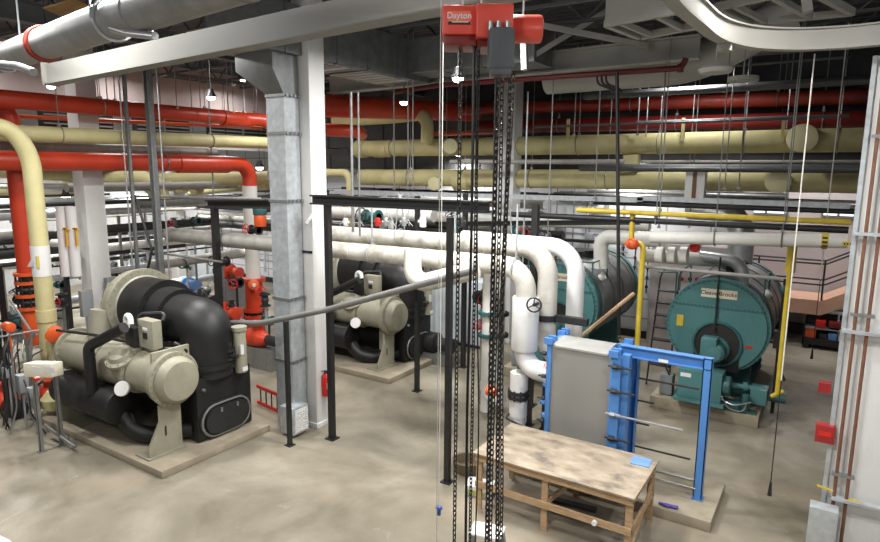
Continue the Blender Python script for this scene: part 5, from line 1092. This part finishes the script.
q = PD(9, 327, 12.6); m = MB(); m.cyl(q-V((.15, 0, 0)), q+V((.1, 0, 0)), .1, n=14, bev=.02); m.cyl(q-V((0, 0, 0)), (q.x, q.y, .2), .02, n=6); solo('gate_valve', m, 'orange', 'orange valve head at the left edge below the red riser', 'valve')
m = MB()
a, b, c_ = PD(-6, 338, 11.8), PD(26, 322, 12.0), PD(48, 336, 11.8); m.tube([a, PD(40, 330, 12)], .018, n=6); m.tube([PD(10, 300, 12), PD(32, 333, 12), PD(30, 380, 12)], .022, .1, n=6)
solo('grey_rail', m, 'steel', 'thin grey rail crossing in front of the two risers at far left', 'rail')
m = MB(); q = PZ(55, 405, .3); m.lathe((q.x, q.y, .2), (0, 0, 1), [(0, .05), (.05, .2), (.25, .24), (.4, .12)], 20); solo('yellow_flask', m, 'yel', 'pale yellow bulb-shaped insulated fitting low behind the gauge stand', 'fitting')
for k in range(4):
    q = PZ(70+7*k, 440-3.5*k, .02); m = MB(); m.tube([q+V((-.5, .1, .0)), q+V((-.05, 0, 0)), q+V((0, 0, .12))], .012, .05, n=6); solo('floor_tubing', m, 'steel', 'thin bent tubing hooked over the front chiller pad edge', 'tubing', 'small bent tubes at the pad edge')
# black racks at far left
for (px, py, y1, D) in [(5, 400, 262, 15), (13, 398, 262, 15), (75, 372, 262, 16), (2, 385, 240, 17), (68, 330, 240, 18)]:
    q = PD(px, py, D); z = PD(px, y1, D).z; fr = thing('rack_post', 'slim black rack post behind the left risers', 'post', (q.x, q.y, 0), 'black rack posts behind the left risers'); post(fr, q.x, q.y, z, .1)
# ================================================================ BACKGROUND RACKS
def bgpipe(p0, p1, r, m, name, label, group, bend=None, extra=None):
    mb = MB(); mb.tube([p0, p1] if extra is None else [p0, p1, extra], r, bend or r*2.4, n=12 if r > .05 else 7)
    return solo(name, mb, m, label, 'pipe', group)
random.seed(5)
cols = ['white', 'greypipe', 'greypipe', 'silver', 'dark', 'dark', 'steel', 'galv', 'black']
# behind chillers, running left-right
for k in range(46):
    y = random.choice((14.3, 15.0, 16.8, 17.3, 17.9, 18.2)); z = random.choice((1.2, 1.9, 2.3, 2.7, 3.0, 3.2, 3.45, 3.6, 3.8, 3.95, 4.1, 4.25)); x0 = random.uniform(-26, -11); L = random.uniform(3.5, 9); r = random.choice((.03, .04, .05, .07, .1, .14))
    if z < 2.0: r = min(r, .05)
    bgpipe((x0, y, z), (min(x0+L, -4.5), y, z), r, random.choice(cols), 'rack_pipe', 'straight pipe in the crowded racks along the back wall', 'left-right pipes in the racks along the back wall')
for k in range(40):
    x = random.choice((-17.5, -18.6, -19.8, -21.5, -22.4, -24.5, -25.6)); z = random.choice((1.1, 2.0, 2.5, 2.9, 3.2, 3.5, 3.7, 3.9, 4.2, 4.4)); y0 = random.uniform(4, 12); L = random.uniform(3, 8); r = random.choice((.03, .05, .06, .09, .13, .16))
    bgpipe((x, y0, z), (x, min(y0+L, 18.2), z), r, random.choice(cols), 'rack_pipe', 'pipe running front to back in the crowded racks at the left', 'front-back pipes in the left racks')
for k in range(54):
    x = random.uniform(-26, -9.5); y = random.choice((13.9, 14.6, 16.4, 17.1)) if x > -17 else random.uniform(8.8, 17.5); zt = random.uniform(2.0, 4.3); zb = random.choice((.05, .05, 1.0, 1.6)); r = random.choice((.03, .04, .05, .09, .13))
    m = random.choice(cols+['white', 'black'])
    if abs(x+15.8) < .5 or abs(x+23.3) < .5: continue
    bgpipe((x, y, zb), (x, y, zt), r, m, 'drop_pipe', 'vertical pipe drop among the background racks', 'vertical drops among the background racks')
# white vertical insulated pair with orange handles, px 65-75
for (px, dx_, lb) in [(66, 0, 'white vertical pipe with orange marks left of the left column'), (76, 0, 'second white vertical pipe with orange marks next to the left column')]:
    q0, q1 = PD(px-1.5, 206, 15.2), PD(px, 268, 15.2); t = thing('marked_pipe', lb, 'pipe', (q1.x, q1.y, q1.z))
    m = MB(); m.cyl((q1.x, q1.y, q1.z-.2), (q1.x, q1.y, q0.z), .12, n=18); m.build('pipe_body', 'whiteclean', t)
    q = PD(px+1.5, 236, 14.95); m = MB(); m.box(q.x-.03, q.x+.03, q.y-.05, q.y, q.z-.25, q.z+.2); m.box(q.x-.12, q.x+.12, q.y-.05, q.y, q.z+.15, q.z+.2); m.build('orange_mark', mat('orange_tape', (.75, .42, .06), .5), t)
run('white_header', 'white elbowed pipe at the foot of the marked vertical pair', [PD(52, 243, 16.8), PD(64, 243, 16.8)], .11, 'whiteclean')
run('white_header', 'thick white pipe below the marked vertical pair', [PD(54, 261, 16.6), PD(82, 258, 17.2)], .13, 'whiteclean')
run('white_header', 'white pipe at the far left edge behind the red riser', [PD(-8, 266, 17), PD(18, 264, 17)], .13, 'whiteclean')
run('white_header', 'long white insulated pipe under the pale ladder tray behind the column', [PY(326, 212, 14.0), PY(434, 216, 14.0)], .17, 'white', n=18)
run('white_header', 'long grey-white pipe far behind the hoist chains', [PY(440, 218, 15), PY(650, 226, 15)], .13, 'white', n=16)
# handwheel gate valves scattered
random.seed(21)
for k, (px, py, D) in enumerate([(174, 222, 19), (196, 221, 20), (255, 230, 16.5), (100, 232, 21), (150, 268, 20), (186, 262, 20), (222, 262, 19), (236, 282, 18), (20, 300, 17), (60, 285, 17), (62, 300, 15.5), (130, 255, 22), (205, 290, 19), (232, 305, 18), (265, 300, 16), (372, 217, 14), (482, 296, 12.8), (484, 325, 12.5), (455, 228, 13), (268, 320, 16.5), (0, 250, 19), (98, 255, 24), (520, 232, 15.5), (545, 236, 16)]):
    q = PD(px, py, D); s = random.uniform(.12, .2); t = thing('gate_valve', 'dark gate valve with handwheel among the background racks', 'valve', q, 'gate valves among the background racks')
    valve(t, q, random.choice(((1, 0, 0), (0, 1, 0), (0, 0, 1))), random.choice(((0, -1, .2), (.6, -.8, 0), (0, -.5, 1))), s, random.choice(['dark', 'steel', 'tealdk']), random.choice(['dark', 'black', 'purered', 'dark']))
    q2 = V((q.x, q.y, 0)); m = MB(); m.cyl((q.x, q.y+.02, 0.02), (q.x, q.y+.02, q.z-s*.4), .035, n=8); 0 if q.z > 3.1 else m.build('stem_pipe', random.choice(['steel', 'dark', 'galv']), t)
# green lit valve actuator at 258,216
q = PD(260, 219, 16.3); t = thing('valve_operator', 'valve operator with green cap and orange dial on the grey pipe left of the duct', 'valve', q)
m = MB(); m.cyl(q-V((0, 0, .2)), q+V((0, 0, .12)), .16, n=18, bev=.03); m.build('operator_body', 'orange', t); m = MB(); m.cyl(q+V((0, 0, .1)), q+V((0, 0, .32)), .18, n=18, bev=.04); m.build('cap', 'tealdk', t)
# pumps on floor in the middle distance
random.seed(9)
for k, (px, py, D, mm) in enumerate([(205, 300, 19, 'dark'), (228, 312, 18, 'red'), (190, 285, 21, 'skyblue'), (150, 275, 22, 'skyblue'), (120, 270, 23, 'dark'), (440, 350, 16.0, 'dark'), (20, 320, 18, 'tealdk'), (232, 272, 21, 'red'), (55, 310, 19, 'greybox')]):
    q = PD(px, py, D); r = .28; L = .8
    t = thing('pump', 'small floor pump, %s' % ['black one left of the white riser', 'red one left of the white riser', 'blue one seen between the struts', 'blue one behind the volute of the front chiller', 'dark one behind the left column boxes', 'dark one behind the load chains', 'teal one behind the left risers', 'red one behind the grey pipe', 'grey one right of the yellow riser'][k], 'pump', (q.x, q.y, 0))
    zc = max(q.z, .5)
    m = MB(); c = V((q.x, q.y, zc)); m.lathe(c-V((L/2, 0, 0)), (1, 0, 0), [(0, r*.4), (.05, r), (L*.4, r), (L*.45, r*.6), (L, r*.7), (L+.03, r*.3)], 20); m.build('motor', mm, t); m = MB(); m.box(q.x-L*.6, q.x+L*.6, q.y-.25, q.y+.25, 0, zc-r*.8); m.build('base', 'steel', t)
# pale tarps / panels seen behind
for (px0, px1, py0, py1, y, lb) in [(112, 128, 252, 276, 17.6, 'pale blue-white sheet hanging behind the left racks, leftmost'), (134, 156, 250, 278, 17.6, 'pale blue-white sheet behind the grey struts'), (192, 212, 248, 282, 17.0, 'pale sheet behind the slim conduit left of the duct'), (430, 462, 285, 335, 14.0, 'big pale panel standing behind the chains and black post')]:
    a, b = PY(px0, py1, y), PY(px1, py0, y); m = MB()
    if a.x < -26.8: D_ = (-26.3/a.x); a, b = CAM+(a-CAM)*D_, CAM+(b-CAM)*D_; y = a.y
    n = 14; top = []; bot = []
    for i in range(n+1):
        x = a.x+(b.x-a.x)*i/n; yy = y+.04*math.sin(i*1.7); top.append((x, yy)); 
    for i in range(n):
        (x0_, y0_), (x1_, y1_) = top[i], top[i+1]; m.obox(((x0_+x1_)/2, (y0_+y1_)/2, (a.z+b.z)/2), (x1_-x0_, y1_-y0_, 0), (0, .02, 0), (0, 0, b.z-a.z))
    bmesh.ops.remove_doubles(m.bm, verts=m.bm.verts[:], dist=.001)
    solo('hanging_sheet', m, 'bluetarp', lb, 'sheet')
# pale service tank behind the posts (px 430-500, 280-345)
a, b = PY(432, 345, 14.6), PY(482, 283, 14.6)
t = thing('service_tank', 'pale blue-grey rectangular tank behind the chains, centre', 'tank', ((a.x+b.x)/2, 14.9, 0))
m = MB(); m.box(a.x, b.x, 14.6, 15.4, .1, b.z, bev=.03); m.build('tank_body', 'bluetarp', t); m = MB(); m.box(a.x+.05, b.x-.05, 14.65, 15.3, 0, .1); m.build('plinth', 'dark', t)
# white vertical risers behind chains with flanges: px 485-500
for k, (px, D, m_) in enumerate([(488, 12.2, 'white'), (499, 12.8, 'white')]):
    q = PD(px, 330, D); t = thing('valved_riser', ['white vertical pipe with teal flanges seen through the chains', 'second white vertical pipe just right of it behind the chains'][k], 'pipe', (q.x, q.y, 0))
    m = MB(); m.cyl((q.x, q.y, .15), (q.x, q.y, PD(px, 262, D).z), .12, n=16); m.build('pipe_body', m_, t)
    for z in (q.z-.1, q.z+.35): m = MB(); m.flange((q.x, q.y, z), (0, 0, 1), .2, .03); m.build('flange', 'tealdk' if k == 0 else 'dark', t)
    if k == 0: m = MB(); m.tube([(q.x, q.y, .75), (q.x, q.y-.02, .5), (q.x+.4, q.y-.1, .5)], .14, .2, n=14); m.build('bottom_elbow', 'whiteclean', t)
# things on the back wall: grey boxes, bracket grid
for k, (px, py, w, h) in enumerate([(602, 214, .5, .35), (612, 222, .3, .2), (560, 232, .3, .3), (590, 236, .25, .2), (535, 215, .4, .3)]):
    q = PY(px, py, 18.4); m = MB(); m.box(q.x-w/2, q.x+w/2, 18.3, 18.5, q.z-h/2, q.z+h/2, bev=.01); solo('wall_box', m, 'greybox' if k % 2 else 'steel', 'small grey box on the white back wall panels', 'box', 'small boxes on the back wall panels')
for k, px in enumerate((555, 572, 588, 606, 622)):
    q = PY(px, 240, 18.3); m = MB(); m.cyl((q.x, 18.35, 2.2), (q.x, 18.35, 4.8), .02, n=6); solo('wall_conduit', m, 'steel', 'thin vertical conduit on the white back wall panels', 'conduit', 'thin conduits on the back wall')
for k, py in enumerate((231, 246, 258)):
    a, b = PY(545, py, 18.3), PY(628, py+3, 18.3); m = MB(); m.cyl((a.x, 18.32, a.z), (b.x, 18.32, a.z), .02, n=6); solo('wall_conduit', m, 'steel', 'thin horizontal conduit on the white back wall panels', 'conduit', 'thin horizontal conduits on the back wall')
# upper mid racks, between yellow mains and gas line
random.seed(31)
for k in range(26):
    y = random.choice((14.9, 15.2, 16.9, 17.2, 17.6)); z = random.uniform(4.18, 4.4) if k < 10 else random.uniform(4.95, 5.25) if k < 16 else random.uniform(5.9, 7.6); x0 = random.uniform(-12, -3); L = random.uniform(4, 9); r = random.choice((.03, .04, .06, .09))
    bgpipe((x0, y, z), (min(x0+L, 3), y, z), r, random.choice(['greypipe', 'dark', 'steel', 'beamdk', 'dark']) if k < 14 else 'beamdk', 'service_pipe', 'thin grey service pipe running left to right between the yellow mains and the roof', 'thin service pipes around the yellow mains')
# small lit mezz window band right back (bright daylight gap)
M['daywin'] = mat('window_pane_glow', (.8, .85, .9), .4, emit=(.9, .95, 1, 2.2))
for k, (px0, px1, py0, py1) in enumerate([(746, 788, 203, 213), (822, 856, 206, 216), (560, 600, 193, 201)]):
    y = 21.78 if px0 > 700 else 18.48; a, b = PY(px0, py1, y), PY(px1, py0, y); m = MB(); m.mi = 0; m.box(a.x, b.x, y-.02, y+.0, a.z, b.z); m.mi = 1
    for x in (a.x, (a.x+b.x)/2, b.x): m.box(x-.03, x+.03, y-.06, y, a.z, b.z)
    for z in (a.z, b.z): m.box(a.x, b.x, y-.06, y, z-.03, z+.03)
    struct('window_%d' % (k+6), m, ['daywin', 'steel'])
# ================================================================ BOTTOM-LEFT near railing cap
q = PD(2, 538, 2.2); t = thing('railing_cap', 'blurred white rounded railing end at the bottom left corner', 'railing', q)
m = MB(); m.tube([q+V((-.5, -.35, -.12)), q+V((.0, .0, -.03)), q+V((.06, -.01, -.25))], .045, .06, n=14); m.build('cap', 'whiteclean', t)
# ================================================================ LAMPS
def lamp(p, power, label, top=8.1, r=.16, size=.5, group=None, col=(1, .985, .955), bare=False):
    p = V(p); t = thing('bay_or_fill_lamp', label, 'lamp', p, group)
    m = MB(); m.lathe(p, (0, 0, 1), [(0, r), (.02, r), (r, r*.55), (r*1.5, r*.5), (r*1.6, r*.2)], 20); m.cyl(p+V((0, 0, r*1.5)), (p.x, p.y, top), .01, n=6); m.build('lamp_housing', 'dark', t)
    m = MB(); m.sphere(p-V((0, 0, .0)), r*.85, 1, 1, .8, n=12); m.build('bulb', 'glow', t)
    L = bpy.data.lights.new('lamp_light', 'POINT' if bare else 'AREA'); L.energy = power; L.color = col
    if bare: L.shadow_soft_size = .25
    else: L.shape = 'DISK'; L.size = size; L.spread = math.radians(165)
    o = bpy.data.objects.new('lamp_light', L); COL.objects.link(o); o.parent = t; o.location = (0, 0, -.12)
    return t
PW = 1.0
lamp(PD(211, 97, 12.0), 130*PW, 'small glowing high bay lamp in front of the pinkish strip of wall', r=.1)
lamp(PD(458, 78, 9.0), 300*PW, 'glowing round lamp just left of the hand chain below the hoist', r=.1)
lamp(PD(51, 86, 8.9), 90*PW, 'bright lamp glinting at the left end of the near cream beam', r=.07, size=.2)
lamp(PD(404, 102, 14.6), 330*PW, 'lamp lighting the yellow gooseneck, behind the thick red pipe', r=.12)
lamp(PD(228, 184, 22), 200*PW, 'small bright lamp low behind the racks left of the duct', r=.14)
lamp(PD(66, 197, 20), 200*PW, 'small bright lamp behind the yellow riser above the marked white pipes', r=.16)
g = 'unseen high bay lamps above the picture'  # the one farthest right is added to brighten the right wall
for (x, y, z, p) in [(-2.5, 4.0, 7.4, 520), (-7.0, 3.0, 7.4, 520), (-11.5, 3.0, 7.4, 520), (-5.0, 7.6, 7.5, 420), (-1.0, 7.3, 7.5, 300), (2.6, 5.0, 7.4, 600), (-10.8, 6.9, 7.4, 420), (-5.6, 9.4, 7.55, 420)]:
    lamp((x, y, z), p*PW, 'unseen high bay lamp under the roof deck above the frame', group=g)
g = 'added bare fill lamps out of view near the viewpoint'  # added out of view to brighten the hoist and girder fronts
for (x, y, z, p) in [(-1.8, -1.6, 6.4, 800), (-8.5, -.8, 6.6, 600), (4.2, -.4, 6.2, 900), (3.9, 5.2, 6.0, 450)]: lamp((x, y, z), p, 'added bare fill lamp out of view near the viewpoint', group=g, bare=True)
g = 'high bay lamps along the pinkish strip of wall'
for y in (6.5, 10.5, 14.5): lamp((-17.3, y, 7.9), 150, 'small lamp up under the deck beside the pinkish strip of wall', group=g, r=.1)
g = 'fill lamps added out of sight above the far pipes'  # hidden lamps added to brighten the far pipes, walls and floor
for (x, y, z, p) in [(-13.0, 12.6, 7.3, 260), (-19.5, 7.0, 5.2, 750), (-19.8, 12.5, 5.2, 750), (-24.5, 10.5, 5.4, 600), (-24.5, 15.5, 5.4, 600), (-17.2, 15.0, 5.0, 650), (-10.5, 17.4, 5.5, 350), (-5.0, 17.6, 5.4, 350), (-.4, 18.4, 7.6, 600), (-.8, 20.7, 6.9, 300), (-3.0, 15.0, 7.4, 380)]:
    lamp((x, y, z), p*PW, 'added fill lamp hidden among the far overhead pipes', group=g)
# ================================================================ CAMERA, WORLD, VIEW
cam = bpy.data.cameras.new('camera'); co = bpy.data.objects.new('camera', cam); COL.objects.link(co)
cam.sensor_fit = 'HORIZONTAL'; cam.sensor_width = 36.0; cam.lens = 36.0*FPX/880; cam.clip_start = .05; cam.clip_end = 200
m3 = Matrix((RT, UP, -FW)).transposed().to_4x4(); m3.translation = CAM; co.matrix_world = m3
scn.camera = co
w = bpy.data.worlds.new('world'); scn.world = w; w.use_nodes = True
w.node_tree.nodes['Background'].inputs[0].default_value = (.9, .94, 1, 1); w.node_tree.nodes['Background'].inputs[1].default_value = .25
vs = scn.view_settings; vs.view_transform = 'Standard'; vs.look = 'None'; vs.gamma = 1; vs.use_curve_mapping = False; vs.exposure = -1.15
try:
    scn.cycles.max_bounces = 5; scn.cycles.diffuse_bounces = 3; scn.cycles.glossy_bounces = 2; scn.cycles.sample_clamp_indirect = 6; scn.cycles.use_denoising = True; scn.cycles.caustics_reflective = False; scn.cycles.caustics_refractive = False
except Exception: pass
for o in bpy.data.objects:
    if '_o' in o: del o['_o']
